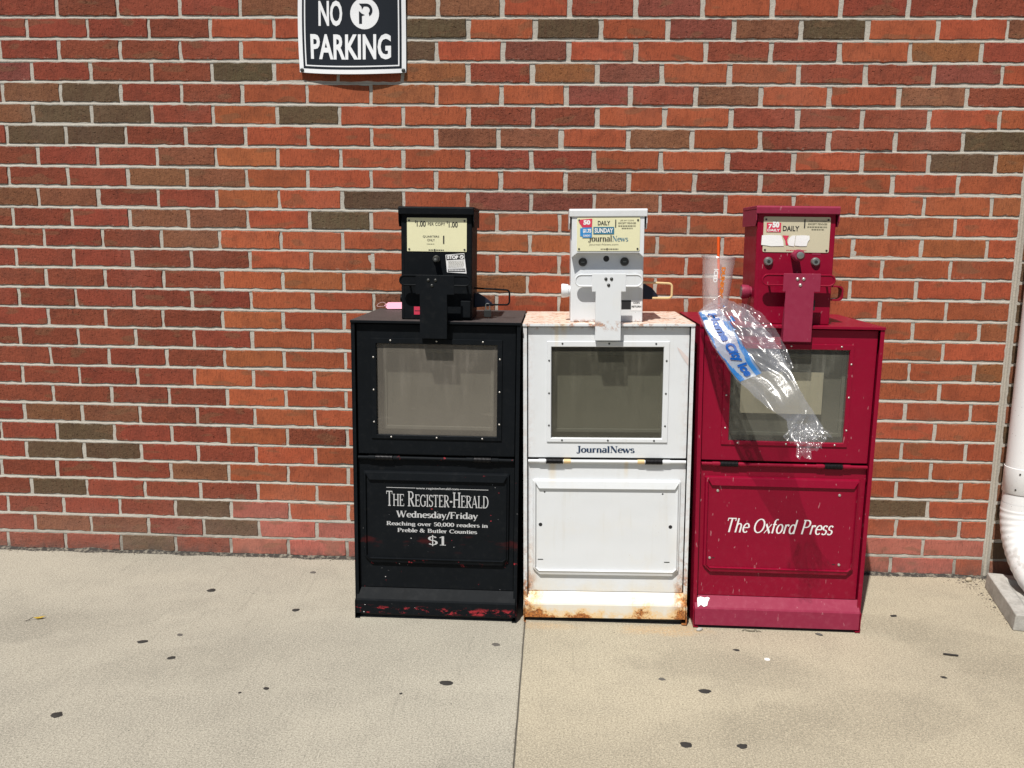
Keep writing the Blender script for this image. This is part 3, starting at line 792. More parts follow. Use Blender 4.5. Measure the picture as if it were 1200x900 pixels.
# ------------------------------------------------------------------ ground
M_slabL = concrete_mat('concrete_grey', (.318, .298, .246), (.225, .21, .175), (.375, .350, .286),
    [(.75, -.78, .30, .13, .35, .34), (.62, -.62, .55, .12, .45, .16), (.10, -.62, .35, .14, .3, .35), (.35, -.55, .55, .10, .4, .22)])
M_slabR = concrete_mat('concrete_tan', (.338, .302, .228), (.23, .205, .158), (.40, .355, .264),
    [(2.20, -.72, .30, .12, -.15, .42), (2.45, -.95, .40, .14, .25, .42), (2.90, -.55, .28, .16, -.9, .42), (2.72, -.42, .20, .09, -.5, .32), (2.20, -1.0, .25, .12, .2, .25), (3.05, -.75, .3, .2, .3, .35), (2.06, -.50, .13, .05, 0, -.45), (1.70, -.50, .12, .035, 0, -.30)])
g = G('asphalt'); nn = g.noise(g.pos, 180, 3)
M_asph = g.done(g.pbr(g.mix(nn, (.04, .04, .042), (.08, .078, .075)), .9, 0, g.bump(nn, .8, .004)))
MB().box(-150, 150, -200, 120, -.30, -.14).build('ground', M_asph); tag(bpy.data.objects['ground'], kind='structure')
pav = empty('pavement', (1.64, 0, 0)); tag(pav, kind='structure')
JX = [-4.36, -2.36, -.36, 1.64, 3.64, 5.64, 7.64]
for i in range(len(JX) - 1):
    for (ya, yb) in ((-1.98, -.006), (-3.98, -1.98)):
        a, b = JX[i] + .0016, JX[i + 1] - .0016
        m = MB(); nxs = 60
        rg = .003
        # slab with tooled edges: a profile swept in x, jagged a little by noise
        loops = []
        def P(x, y, z): return (x - 1.64, y, z)
        prof = [(0, -.13), (0, -rg), (rg * .4, -rg * .35), (rg * 1.4, 0)]
        L = []
        for (d, z) in prof:
            lp = []
            n_ = 40
            for s_ in range(n_): t = s_ / n_; lp.append((a + d + (b - a - 2 * d) * t, ya + d, z))
            for s_ in range(n_): t = s_ / n_; lp.append((b - d, ya + d + (yb - ya - 2 * d) * t, z))
            for s_ in range(n_): t = s_ / n_; lp.append((b - d - (b - a - 2 * d) * t, yb - d, z))
            for s_ in range(n_): t = s_ / n_; lp.append((a + d, yb - d - (yb - ya - 2 * d) * t, z))
            L.append([P(x + .0008 * noise.noise((x * 40, y * 40, z * 9)), y + .0008 * noise.noise((x * 40, y * 40, 7)), z) for x, y, z in lp])
        m.loft(L, True, False, True)
        m.build('slab', M_slabL if i < 3 else M_slabR, pav)
MB().box(-6, 6.0, -3.98, -.0, -.128, -.007).build('joint_bed', flat('joint_dirt', (.13, .12, .10), .95), pav)
for k in range(6):
    MB().box(-6 + 2 * k + .003, -4 + 2 * k - .003, -4.14, -3.987, -.14, 0).build('kerb', M_slabL, pav, bevel=.012)

# dirt and grit gathered along the foot of the wall
m = MB()
for _ in range(3200):
    x = rnd.uniform(-.5, 3.9); near = abs(rnd.gauss(0, .009)); y = -.004 - near
    if rnd.random() < .08: x = rnd.gauss(3.15, .04); y = -abs(rnd.gauss(.02, .03))
    if rnd.random() < .05: x = rnd.gauss(3.13, .02); y = rnd.uniform(-.40, -.05)
    s_ = rnd.uniform(.001, .0030) if rnd.random() < .93 else rnd.uniform(.003, .006) 
    k = m.addv([(x + s_ * math.cos(a_) * rnd.uniform(.6, 1.3), y + s_ * math.sin(a_) * rnd.uniform(.6, 1.2), 0) for a_ in (0, 1.3, 2.5, 3.8, 5.1)] + [(x + s_ * .2, y, s_ * rnd.uniform(.4, 1.1))])
    for q in range(5): m.f.append((k + q, k + (q + 1) % 5, k + 5))
g = G('wall_foot_dirt'); nn = g.noise(g.pos, 120, 2)
M_dirt = g.done(g.pbr(g.mix(g.sm(nn, .35, .65), (.035, .03, .025), (.20, .17, .13)), .95))
tag(m.build('grit', M_dirt), 'dark grit and crumbs gathered along the foot of the brick wall', 'grit', kind='stuff')
m = MB()                                            # dark rough fillet between wall and pavement
loops = []
for i in range(420):
    x = -1.0 + i * .012
    hgt = .004 + .010 * max(0, noise.noise((x * 9, 1, 0)) + .35) + .002 * noise.noise((x * 60, 0, 2))
    dep = .011 + .014 * (noise.noise((x * 11, 5, 0)) + .4) + .003 * noise.noise((x * 55, 2, 2))
    loops.append([(x, .006, max(.002, hgt)), (x, -.001, max(.002, hgt * .9)), (x, -max(.004, dep) * .6, .0025), (x, -max(.004, dep), .0004)])
m.loft(loops, closed=False)
g = G('wall_foot_mastic'); nn = g.noise(g.pos, 70, 4, .7)
M_mast = g.done(g.pbr(g.mix(g.sm(nn, .45, .68), (.035, .032, .028), (.22, .20, .16)), .95, 0, g.bump(nn, .8, .004)))
tag(m.build('dirt_line', M_mast, smooth=True), 'dark dirty line of old sealant where the pavement meets the brick wall', 'dirt', kind='stuff')
# ------------------------------------------------------------------ newspaper boxes
def newsbox(kind, loc, rot, label, lean):
    W, H = .485, .897
    white, black, red = kind == 'white', kind == 'black', kind == 'red'
    body = {'white': M_white, 'black': M_black, 'red': M_red}[kind]
    face = {'white': M_white, 'black': M_black, 'red': M_redf}[kind]
    root = empty('newspaper_box', loc, rot)
    tag(root, label, 'newspaper box', 'newspaper boxes lined up against the wall')
    l0, l1 = lean
    # the pressed-steel shell is a little out of true: its two sides are not quite plumb
    def wp(p):
        t = p[2] / .9; f = p[0] / W
        return (p[0] + (l0 * (1 - f) + l1 * f) * t, p[1], p[2])
    MB.warp = wp
    D = .415
    CY = -.011
    # shell: folded side panels, top, back and floor pan
    m = MB()
    def flange(x0, x1): m.box(x0, x1, CY, CY + .012, .006, H - .004)
    for sx in (0, 1):
        xa, xb = (0, .0022) if sx == 0 else (W - .0022, W)
        m.extx([(CY, .0), (D, .0), (D, H - .004), (CY, H - .004)], xa, xb)
        if sx == 0: m.box(.0022, .0105, CY + .0005, CY + .003, .012, H - .004)
        else: m.box(W - .0105, W - .0022, CY + .0005, CY + .003, .012, H - .004)
    m.box(.0022, W - .0022, D - .003, D, .004, H - .004)
    m.box(.0022, W - .0022, CY + .03, D - .003, .035, .038)
    m.build('cabinet', body, root)
    m = MB()
    m.extx([(CY - .003, H - .008), (CY - .003, H), (D + .002, H), (D + .002, H - .003), (CY + .000, H - .003), (CY + .000, H - .008)], -.0015, W + .0015)
    m.build('top_panel', body, root, bevel=.0012)
    # interior seen through the window
    m = MB()
    m.box(.03, W - .03, .20, .203, .50, .875); m.box(.03, .032, .02, .20, .50, .875); m.box(W - .032, W - .03, .02, .20, .50, .875); m.box(.03, W - .03, .02, .20, .498, .50)
    m.build('interior_lining', M_int[kind], root)
    m = MB(); m.box(.092, .398, .045, .047, .578, .800)
    dp = m.build('display_panel', M_disp[kind], root)
    m = MB(); m.ring((.082, .408, .570, .812), (.092, .398, .582, .800), .040, .045)
    m.build('display_rim', flat('display_rim_' + kind, (.25, .235, .20) if black else (.15, .15, .12), .6), root, bevel=.002)
    if red:
        MB().box(.122, .346, .0325, .034, .638, .760).build('display_card', M_card, root)
    # upper door
    dX0, dX1, dZ0, dZ1 = .0125, W - .0125, .5035, .886
    wo = {'black': (.0705, .4195), 'white': (.0805, .4005), 'red': (.0870, .4010)}[kind]
    ws = {'black': (.0535, .4345), 'white': (.0675, .4170), 'red': (.0660, .4125)}[kind]
    o_, i_ = (dX0, dX1, dZ0, dZ1), (*wo, .5625, .8295)
    m = MB(); m.ring(o_, i_, 0, .012)
    door = m.build('upper_door', body, root, bevel=.0018)
    m = MB()
    so_, si_ = (*ws, .5505, .8455), (*wo, .5625, .8295)
    sxl, sxr = (ws[0] + wo[0]) / 2, (ws[1] + wo[1]) / 2
    def L(r, y): return [(r[0], y, r[2]), (r[1], y, r[2]), (r[1], y, r[3]), (r[0], y, r[3])]
    def ins(r, d): return (r[0] + d, r[1] - d, r[2] + d, r[3] - d)
    m.loft([L(so_, -.0003), L(ins(so_, .0012), -.0036), L(ins(si_, -.0015), -.0036), L(si_, -.0015), L(si_, .0035)])
    fr = m.build('window_frame', body, root)
    for (x, z) in [(.112, .839), (.245, .839), (.378, .839), (.112, .5565), (.245, .5565), (.378, .5565), (sxl, .79), (sxl, .695), (sxl, .60), (sxr, .79), (sxr, .695), (sxr, .60)]:
        MB().cyl((x, -.0036, z), (0, -1, 0), .0029, .002, 10, prof=[(0, .0029), (.0012, .0024), (.002, .001)]).build('screw', M_lockd if white else M_silver, fr, smooth=True)
    m = MB()
    n = 14
    for a in range(n + 1):
        for b in range(n + 1):
            m.v.append((wo[0] - .001 + (wo[1] - wo[0] + .002) * b / n, .0045 + .0008 * noise.noise((b * .4, a * .4, len(kind))), .5615 + .269 * a / n))
    for a in range(n):
        for b in range(n):
            k = a * (n + 1) + b; m.f.append((k, k + 1, k + n + 2, k + n + 1))
    m.build('window_pane', M_pane[kind], root, smooth=True)
    # hinge: rod, two wound springs, collars
    hz, hy = .4935, -.0035
    MB().cyl((.014, hy, hz), (1, 0, 0), .0052, W - .028, 14).build('hinge_rod', body if not white else M_white, root, smooth=True)
    for xa in (.066, .354):
        prof = []
        nn_ = 13
        for q in range(nn_):
            t = .050 * q / nn_; dt = .050 / nn_
            prof += [(t, .0062), (t + dt * .25, .0083), (t + dt * .6, .0083), (t + dt * .95, .0062)]
        MB().cyl((xa, hy, hz), (1, 0, 0), .007, .05, 14, prof=prof).build('hinge_spring', M_darkm, root, smooth=True)
        for xc in ((xa - .022, xa + .0515) if xa < .2 else (xa - .0225, xa + .0515)):
            MB().cyl((xc, hy, hz), (1, 0, 0), .0066, .0205, 14).build('hinge_collar', M_brass if (white and (xc > .1 and xc < .34)) else body, root, bevel=.0008)
        m = MB(); m.box(xa - .004, xa + .054, .001, .003, hz - .020, hz - .004)
        m.build('hinge_leaf', body, root)
    # lower panel
    m = MB(); m.box(.0125, W - .0125, .003, .006, .092, .487)
    lp = m.build('lower_panel', body, root)
    def oct_(x0, x1, z0, z1, ct, cb):
        return [(x0, z0 + cb), (x0 + cb, z0), (x1 - cb, z0), (x1, z0 + cb), (x1, z1 - ct), (x1 - ct, z1), (x0 + ct, z1), (x0, z1 - ct)]
    def at(pts, y): return [(x, y, z) for x, z in pts]
    m = MB()
    if white: ox0, ox1, oz0, oz1 = .0265, .4605, .142, .4375
    elif red: ox0, ox1, oz0, oz1 = .0255, .458, .1640, .4560
    else: ox0, ox1, oz0, oz1 = .0265, .460, .1690, .4530
    A = oct_(ox0, ox1, oz0, oz1, .003, .020)
    B = oct_(ox0 + .003, ox1 - .003, oz0 + .004, oz1 - .002, .003, .0178)
    C = oct_(ox0 + .0065, ox1 - .0065, oz0 + .010, oz1 - .005, .003, .0155)
    def horn(a, zb_, zt_, hx, e):
        # inner edge of the pressing: mitred top corners run out to the outer corner
        return [(ox0 + a, oz0 + .026), (ox0 + a + .010, oz0 + zb_), (ox1 - a - .010, oz0 + zb_), (ox1 - a, oz0 + .026), (ox1 - a - .0005, oz1 - .0075 - e), (ox1 - hx, oz1 - zt_), (ox0 + hx, oz1 - zt_), (ox0 + a + .0005, oz1 - .0075 - e)]
    Dd = horn(.0085, .0165, .0250, .0190, 0)
    E = horn(.0100, .0180, .0262, .0200, .003)
    m.loft([at(A, .0032), at(B, -.0050), at(C, -.0062), at(Dd, -.0095), at(E, -.0030)], True, False, True)
    em = m.build('pressed_panel', body, root)
    ey = -.0030
    if white:
        for (x, z) in ((.050, .300), (.432, .297)):
            MB().cyl((x, ey - .0004, z), (0, 1, 0), .0055, .0002, 14).build('bolt_hole', M_pure, em)
        for (x, z) in ((.062, .400), (.407, .397)):
            MB().cyl((x, ey - .0004, z), (0, 1, 0), .0025, .0002, 10).build('bolt_hole', M_pure, em)
        for (x, z) in ((.050, .192), (.424, .188)):
            MB().box(x - .008, x + .008, ey - .0006, ey, z - .0012, z + .0012).build('slot', M_lockd, em)
    if red:
        for (x, z) in ((.062, .4135), (.402, .409), (.045, .209), (.415, .199)):
            MB().cyl((x, ey, z), (0, -1, 0), .0042, .003, 12, prof=[(0, .0042), (.0018, .0036), (.003, .0015)]).build('rivet', M_silver, em, smooth=True)
        for (x, z, s_) in ((.050, .2092, 1), (.404, .1992, -1)):
            MB().box(min(x, x + .009 * s_), max(x, x + .009 * s_), ey - .0005, ey, z - .001, z + .001).build('slot', M_pure, em)
    # kick plate: folded out over the foot
    m = MB()
    kt = .090
    m.extx([(.0075, kt), (.003, kt), (-.0180, .062), (-.0205, .057), (-.0205, .016 if not red else .006), (-.018, .016 if not red else .006), (-.018, .056), (-.0155, .060), (.0035, .086)], .0040, W - .0040)
    kp = m.build('kick_plate', M_redf if red else body, root, bevel=.0012)
    if red:
        p_ = [(.012, .0615), (.012, .084), (.022, .087), (.034, .0845), (.043, .0865), (.0495, .084), (.043, .075), (.040, .066), (.030, .0625), (.022, .0675)]
        m = MB(); k = m.addv([(x, .0022 - (kt - .0 - z) * .75 - .0012, z) for x, z in p_]); m.f.append(tuple(range(k, k + len(p_))))
        m.build('torn_sticker', M_paper, kp)
    MB().box(.012, W - .012, .0, .003, .0, .035).build('kick_gap_strip', M_gap_shade if not red else body, root)  # added strip filling the gap under the kick plate; black stands for shade
    for xx in (.0, W - .014):
        m = MB(); m.extx([(-.0215, 0), (.03, 0), (.03, .012), (-.012, .060), (-.0215, .055)], xx + (.0002 if xx == 0 else .0118), xx + (.0022 if xx == 0 else .0138))
        m.build('side_foot', body, root)
        MB().box(xx, xx + .014, -.020, .010, -.001, .0015).build('foot_tab', body, root)

    # ---------------- coin mechanism
    X0, X1 = {'black': (.1395, .3425), 'white': (.1345, .3415), 'red': (.1470, .3500)}[kind]
    MY = .030 if not white else .036
    MD = .165
    zb = H
    ZT = {'black': 1.2130, 'white': 1.2130, 'red': 1.2220}[kind]
    m = MB()
    if white:
        # upper half stands proud of the lower half, with cut-off lower corners
        m.box(X0, X1, MY, MY + MD, zb, ZT - .006)
    else:
        m.box(X0, X1, MY, MY + MD, zb, ZT - .006)
    mech = m.build('coin_housing', body, root, bevel=.003)
    if not white:
        MB().box(X0 + .0012, X0 + .0085, MY - .0010, MY + .001, zb + .004, ZT - .03).build('housing_edge', body, mech)
    fy = MY
    if white:
        zf = 1.0915
        pts = [(X0 + .003, zf + .022), (X0 + .003, ZT - .010), (X1 - .003, ZT - .010), (X1 - .003, zf + .022), (X1 - .003, zf - .012), (X1 - .012, zf + .002), (X0 + .012, zf + .002), (X0 + .003, zf - .012)]
        pts = [(X0 + .002, ZT - .010), (X1 - .002, ZT - .010), (X1 - .002, zf - .010), (X1 - .016, zf + .003), (X0 + .018, zf + .003), (X0 + .002, zf - .010)]
        m = MB(); m.loft([[(x, fy - .026 , z) for x, z in pts], [(x, fy + .001, z) for x, z in pts]], True, True, True)
        m.build('coin_head', body, root, bevel=.0015)
        py = fy - .026
    else:
        py = fy
    # hood
    m = MB()
    hx0, hx1 = X0 - .0055, X1 + .0055
    hy0 = fy - (.030 if white else .014)
    zt = ZT + .004
    m.extx([(hy0, ZT - .018), (hy0 - .001, zt - .004), (hy0 + .003, zt), (fy + MD + .006, zt), (fy + MD + .006, ZT - .006), (hy0 + .004, ZT - .006), (hy0 + .004, ZT - .018)], hx0, hx1)
    hood = m.build('hood', face if red else body, root, bevel=.0018)
    for xx in (hx0, hx1 - .0022):
        MB().extx([(hy0 + .003, ZT - .007), (hy0 + .003, ZT - .036), (hy0 + .014, ZT - .052), (fy + MD + .004, ZT - .052), (fy + MD + .004, ZT - .007)], xx, xx + .0022).build('hood_side', face if red else body, hood)
    # instruction plate
    px0, px1, pz0, pz1 = {'black': (X0 + .0175, X1 - .0155, 1.092, 1.186), 'white': (X0 + .0165, X1 - .0145, 1.100, 1.1935), 'red': (X0 + .0165, X1 - .0145, 1.099, 1.1965)}[kind]
    m = MB(); pts = rrect(px0, px1, pz0, pz1, .004 if not black else .001)
    m.loft([[(x, py - .0016, z) for x, z in pts], [(x, py + .0002, z) for x, z in pts]], True, True, False)
    plate = m.build('instruction_plate', M_cream if not red else M_tanp, root)
    for (x, z) in ((px0 + .006, pz0 + .006), (px1 - .006, pz0 + .006), (px0 + .006, pz1 - .008), (px1 - .006, pz1 - .008)):
        MB().cyl((x, py - .0016, z), (0, -1, 0), .0027, .0014, 10).build('screw', M_lockd, plate)
    ty = py - .0022
    pw = px1 - px0; ph = pz1 - pz0
    def bx(a, b, c, d): return (px0 + a * pw, px0 + b * pw, pz0 + c * ph, pz0 + d * ph)
    def PL(u0, u1, v0, v1, mat, name, dy=0):
        b = bx(u0, u1, v0, v1); return MB().box(b[0], b[1], ty - dy - .0004, ty - dy, b[2], b[3]).build(name, mat, plate)
    def dashes(u0, u1, v, seed, mat=M_greyp, hgt=.028):
        q = random.Random(seed); m_ = MB(); u = u0
        while u < u1:
            du = q.uniform(.012, .035)
            b = bx(u, min(u + du, u1), v, v + hgt); m_.box(b[0], b[1], ty - .0003, ty, b[2], b[3]); u += du + .008
        m_.build('fine_print', mat, plate)
    if black:
        sans('lettering', '1.00', bx(.165, .315, .735, .905), ty, M_pure, plate, .018)
        sans('lettering', '$', bx(.135, .155, .84, .92), ty, M_pure, plate, .02)
        sans('lettering', 'PER COPY', bx(.35, .64, .77, .86), ty, M_pure, plate, .0)
        sans('lettering', '$', bx(.665, .685, .83, .91), ty, M_pure, plate, .02)
        sans('lettering', '1.00', bx(.70, .85, .72, .89), ty, M_pure, plate, .018)
        sans('lettering', 'QUARTERS', bx(.265, .54, .405, .475), ty, M_pure, plate, .0)
        sans('lettering', 'ONLY', bx(.34, .465, .305, .375), ty, M_pure, plate, .0)
        PL(.605, .625, .235, .475, M_pure, 'coin_slot')
        dashes(.33, .46, .22, 1, hgt=.012); dashes(.36, .62, .035, 2, M_pure, .022)
        PL(.455, .475, .02, .075, M_pure, 'print_mark')
    else:
        o = 0 if white else -.02
        dz = 0 if white else -.10
        if white:
            sans('lettering', 'DAILY', bx(.33, .525, .765, .895), ty, M_pure, plate, .02)
            PL(.26, .59, .50, .715, M_blueprint, 'print_band')
            sans('lettering', 'SUNDAY', bx(.28, .575, .54, .68), ty - .0006, M_whiteprint, plate, .03)
            pen('lettering', 'Journal', bx(.18, .555, .265, .47), ty - .0006, M_pure, plate, W=.13, H=.04)
            pen('lettering', 'News', bx(.565, .815, .28, .455), ty, M_blueprint, plate, W=.12, H=.04)
            sans('lettering', 'Journal-News.com', bx(.195, .66, .155, .225), ty, M_tang, plate, 0)
            dashes(.38, .66, .045, 4, M_tang, .03); PL(.475, .49, .03, .09, M_pure, 'print_mark')
            PL(.605, .62, .70, .93, M_pure, 'coin_slot')
            sans('lettering', 'USE ANY COINS', bx(.68, .90, .885, .925), ty, M_tang, plate, .01)
            sans('lettering', 'EXCEPT PENNIES', bx(.655, .935, .80, .85), ty, M_tang, plate, .02)
            dashes(.655, .93, .73, 5, M_tang); dashes(.71, .88, .66, 6, M_tang)
            s1 = MB().prism([(px0 + .03 * pw, pz0 + .86 * ph), (px0 + .05 * pw, pz0 + .93 * ph), (px0 + .24 * pw, pz0 + .96 * ph), (px0 + .235 * pw, pz0 + .71 * ph), (px0 + .09 * pw, pz0 + .70 * ph)], ty - .0009, ty).build('price_sticker', M_pinkred, plate)
            sans('lettering', '50', bx(.10, .21, .78, .92), ty - .0012, M_whiteprint, plate, .06)
            PL(.05, .10, .44, .68, M_ltblue, 'price_sticker'); PL(.085, .235, .40, .70, M_ltblue, 'price_sticker', .0006)
            sans('lettering', '$1.75', bx(.095, .225, .53, .66), ty - .0014, M_whiteprint, plate, .05)
            sans('lettering', 'SUNDAY', bx(.10, .215, .43, .49), ty - .0014, M_whiteprint, plate, .03)
        else:
            PL(.045, .26, .565, .83, M_pinkred, 'price_sticker')
            sans('lettering', '7', bx(.07, .125, .665, .79), ty - .0008, M_whiteprint, plate, .05)
            sans('lettering', '50', bx(.13, .235, .69, .86), ty - .0008, M_whiteprint, plate, .07)
            sans('lettering', 'DAILY', bx(.06, .245, .585, .655), ty - .0008, M_whiteprint, plate, .03)
            sans('lettering', 'DAILY', bx(.29, .535, .60, .745), ty, M_pure, plate, .02)
            PL(.605, .622, .69, .935, M_pure, 'coin_slot')
            sans('lettering', 'USE ANY COINS', bx(.68, .945, .865, .91), ty, M_tang, plate, .01)
            sans('lettering', 'EXCEPT PENNIES', bx(.665, .95, .78, .83), ty, M_tang, plate, .02)
            dashes(.655, .95, .71, 5, M_tang); dashes(.72, .91, .64, 6, M_tang)
            dashes(.36, .66, .05, 7, M_pinkred, .018)
            def tear(pts, seed):
                MB().prism([(px0 + a * pw, pz0 + b_ * ph) for a, b_ in pts], ty - .0008, ty).build('torn_paper', M_paper, plate)
            tear([(-.02, .47), (-.025, .20), (.06, .185), (.12, .165), (.20, .17), (.315, .175), (.305, .30), (.285, .40), (.27, .475), (.10, .485)], 1)
            tear([(.385, .38), (.375, .26), (.39, .19), (.47, .17), (.475, .24), (.485, .48), (.43, .47)], 2)
            tear([(.492, .475), (.482, .19), (.56, .175), (.66, .18), (.675, .30), (.70, .37), (.695, .475), (.60, .485)], 3)
            MB().prism([(px0 + a * pw, pz0 + b_ * ph) for a, b_ in ((.29, .475), (.385, .47), (.36, .36), (.37, .26), (.385, .20), (.345, .20), (.335, .33))], ty - .0003, ty).build('sticker_scrap', M_pinkred, plate)
    # locks and the coin-return knob
    if black:
        MB().cyl((.241, fy, 1.071), (0, -1, 0), .0095, .028, 20, prof=[(0, .0105), (.006, .0105), (.008, .0085), (.026, .0085), (.028, .0070)]).build('lock', M_lockd, root, smooth=True)
        MB().cyl((.241, fy - .0281, 1.071), (0, -1, 0), .0035, .0006, 12).build('keyhole', M_lockm, root)
        m = MB(); pts = [(.2665, 1.083), (.320, 1.088), (.327, 1.031), (.271, 1.034)]
        st_ = m.prism(pts, fy - .0007, fy).build('warning_sticker', M_whiteprint, root)
        MB().prism([(.2685, 1.0815), (.3190, 1.0862), (.3207, 1.0715), (.2697, 1.0680)], fy - .0011, fy - .0007).build('sticker_band', M_pure, st_)
        MB().prism([(.2745, 1.0435), (.3222, 1.0450), (.3240, 1.0360), (.2735, 1.0355)], fy - .0011, fy - .0007).build('sticker_band', M_pure, st_)
        sans('lettering', 'STOP', (.2715, .3035, 1.0712, 1.0820), fy - .0015, M_whiteprint, st_, .06)
        MB().cyl((.3130, fy - .0012, 1.0775), (0, -1, 0), .0058, .0003, 16).build('sticker_disc', M_whiteprint, st_)
        MB().prism([(.3100, 1.0790), (.3160, 1.0790), (.3160, 1.0772), (.3125, 1.0772), (.3125, 1.0745), (.3100, 1.0745)], fy - .0018, fy - .0015).build('sticker_mark', M_pure, st_)
        q = random.Random(3); m = MB()
        for ln in range(6):
            u = .275
            while u < .318:
                du = q.uniform(.002, .006); zz = 1.0645 - ln * .0034 + (u - .275) * .04; m.box(u, min(u + du, .319), fy - .0010, fy - .0007, zz, zz + .0012); u += du + .001
        m.build('fine_print', M_tang, st_)
        m = MB(); u = .276
        while u < .320:
            du = q.uniform(.002, .004); m.box(u, min(u + du, .321), fy - .0014, fy - .0011, 1.0385, 1.0420); u += du + .0009
        m.build('fine_print', M_whiteprint, st_)
    elif white:
        for (x, z) in ((X0 + .0345, 1.0685), (X0 + .1530, 1.0695)):
            c_ = MB().cyl((x, fy, z), (0, -1, 0), .0115, .007, 20, prof=[(0, .0125), (.005, .0115), (.007, .0095)]).build('lock', M_lockd, root, smooth=True)
            MB().box(x - .0045, x + .0045, fy - .0078, fy - .0069, z - .0009, z + .0009).build('keyhole', M_lockm, c_)
        MB().cyl((X0 + .1010, fy - .0005, 1.0780), (0, 1, 0), .0085, .0004, 20).build('coin_button_hole', M_pure, root)
    else:
        for (x, z) in ((X0 + .033, 1.073), (X0 + .156, 1.0735)):
            c_ = MB().cyl((x, fy, z), (0, -1, 0), .0115, .008, 20, prof=[(0, .0125), (.005, .0118), (.008, .009)]).build('lock', M_lockm, root, smooth=True)
            MB().cyl((x, fy - .0081, z), (0, -1, 0), .0045, .0006, 14).build('keyhole', M_lockd, c_)
        MB().cyl((X0 + .101, fy, 1.091), (0, -1, 0), .0135, .052, 20, prof=[(0, .011), (.030, .011), (.034, .0165), (.044, .0165), (.050, .012)]).build('knob', M_redf, root, smooth=True)
        MB().cyl((X0 + .103, fy - .0515, 1.0915), (0, -1, 0), .0095, .003, 18, prof=[(0, .0098), (.002, .009), (.003, .006)]).build('knob_cap', M_lockm, root, smooth=True)
        MB().box(X0 + .1460, X0 + .1685, fy - .0006, fy, 1.0925, 1.0990).build('sticker_scrap', M_redf, root)
    # wire guard loop held out in front of the housing
    gy = fy - (.030 if not white else .022)
    lz0, lz1 = {'black': (.9975, 1.0245), 'white': (1.001, 1.0335), 'red': (1.0085, 1.0375)}[kind]
    r_ = (lz1 - lz0) / 2; zc = (lz0 + lz1) / 2
    lx0, lx1 = {'black': (.1405, .3400), 'white': (.1475, .3370), 'red': (.1610, .3485)}[kind]
    path = [(x, gy, z) for x, z in arc(lx1 - r_, zc, r_, -90, 90, 10)] + [(x, gy, z) for x, z in arc(lx0 + r_, zc, r_, 90, 270, 10)]
    MB().prism([(p_[0], p_[2]) for p_ in path], gy - .0005, gy + .0015).build('guard_plate', body, root)
    MB().tube([(p_[0], p_[1], p_[2]) for p_ in path], .0026, 8, closed=True).build('guard_rim', body, root, smooth=True)
    for xx in (lx0 + .018, lx1 - .018):
        MB().cyl((xx, gy, zc + r_ * .9), (0, 1, 0), .0028, abs(gy) + fy if False else (fy - gy), 8).build('loop_stay', body, root, smooth=True)
    # T shaped pull plate riveted to the loop and running down to the door
    ty0 = -.0315
    wx0, wx1, wz0, wz1, nx0, nx1, nz0 = {'black': (.190, .2985, .9735, 1.0275, .2015, .2785, .8490), 'white': (.1930, .2875, .9880, 1.0385, .2035, .2750, .8510), 'red': (.2080, .3035, .9925, 1.0425, .2150, .2885, .8540)}[kind]
    pts = [(nx0, nz0), (nx1, nz0), (nx1, wz0), (wx1, wz0), (wx1, wz1), (wx0, wz1), (wx0, wz0), (nx0, wz0)]
    m = MB(); m.prism(pts, ty0, ty0 + .003)
    pp = m.build('pull_handle', face, root, bevel=.0012)
    m = MB()
    for xx in (nx0, nx1 - .0025):      # folded side flanges that reach back to the door
        m.extx([(ty0 + .003, nz0), (-.0032, nz0 + .004), (-.0032, nz0 + .036), (ty0 + .003, wz0 - .02)], xx, xx + .0025)
    m.box(nx0 + .0025, nx1 - .0025, -.0060, -.0038, nz0 + .004, nz0 + .036)
    m.build('handle_flange', face, pp)
    cx_ = (nx0 + nx1) / 2 + (-.004 if black else 0)
    rz_ = {'black': (1.0135, .9985), 'white': (1.0235, 1.0065), 'red': (1.0275, 1.0110)}[kind]
    for (x, z) in ((cx_ - (.010 if black else .0078), rz_[0]), (cx_ + (.010 if black else .0078), rz_[0]), (cx_, rz_[1])):
        MB().cyl((x, ty0, z), (0, -1, 0), .0045, .003, 14, prof=[(0, .0047), (.0015, .0042), (.003, .0018)]).build('rivet', M_silver if red else M_lockd, pp, smooth=True)
    # coin return pocket
    if white:
        MB().box(X0 + .1460, X0 + .1735, fy - .0006, fy, .9340, .9600).build('coin_return', M_pure, root)
        q = MB().box(X0 + .1740, X0 + .2045, fy - .0006, fy, .9300, .9610).build('coin_return_label', M_whiteprint, root)
        sans('lettering', 'COIN', (X0 + .1800, X0 + .1980, .9500, .9555), fy - .0010, M_pure, q, .03)
        sans('lettering', 'RETURN', (X0 + .1755, X0 + .2030, .9390, .9445), fy - .0010, M_pure, q, .03)
    elif red:
        MB().box(X0 + .1380, X0 + .1620, fy - .0006, fy, .9380, .9660).build('coin_return', M_pure, root)
    else:
        MB().box(X0 + .1720, X0 + .2000, fy - .0120, fy - .0, .9050, .9540).build('coin_return', body, root, bevel=.002)
        MB().box(X0 + .0360, X0 + .0600, fy - .0007, fy, .9115, .9345).build('red_sticker', M_pinkred, root)
        MB().box(X0 + .0380, X0 + .0590, fy - .0010, fy - .0007, .9215, .9235).build('fine_print', M_pure, root)
    # knob on the left side
    kz = {'black': .955, 'white': .9850, 'red': .985}[kind]
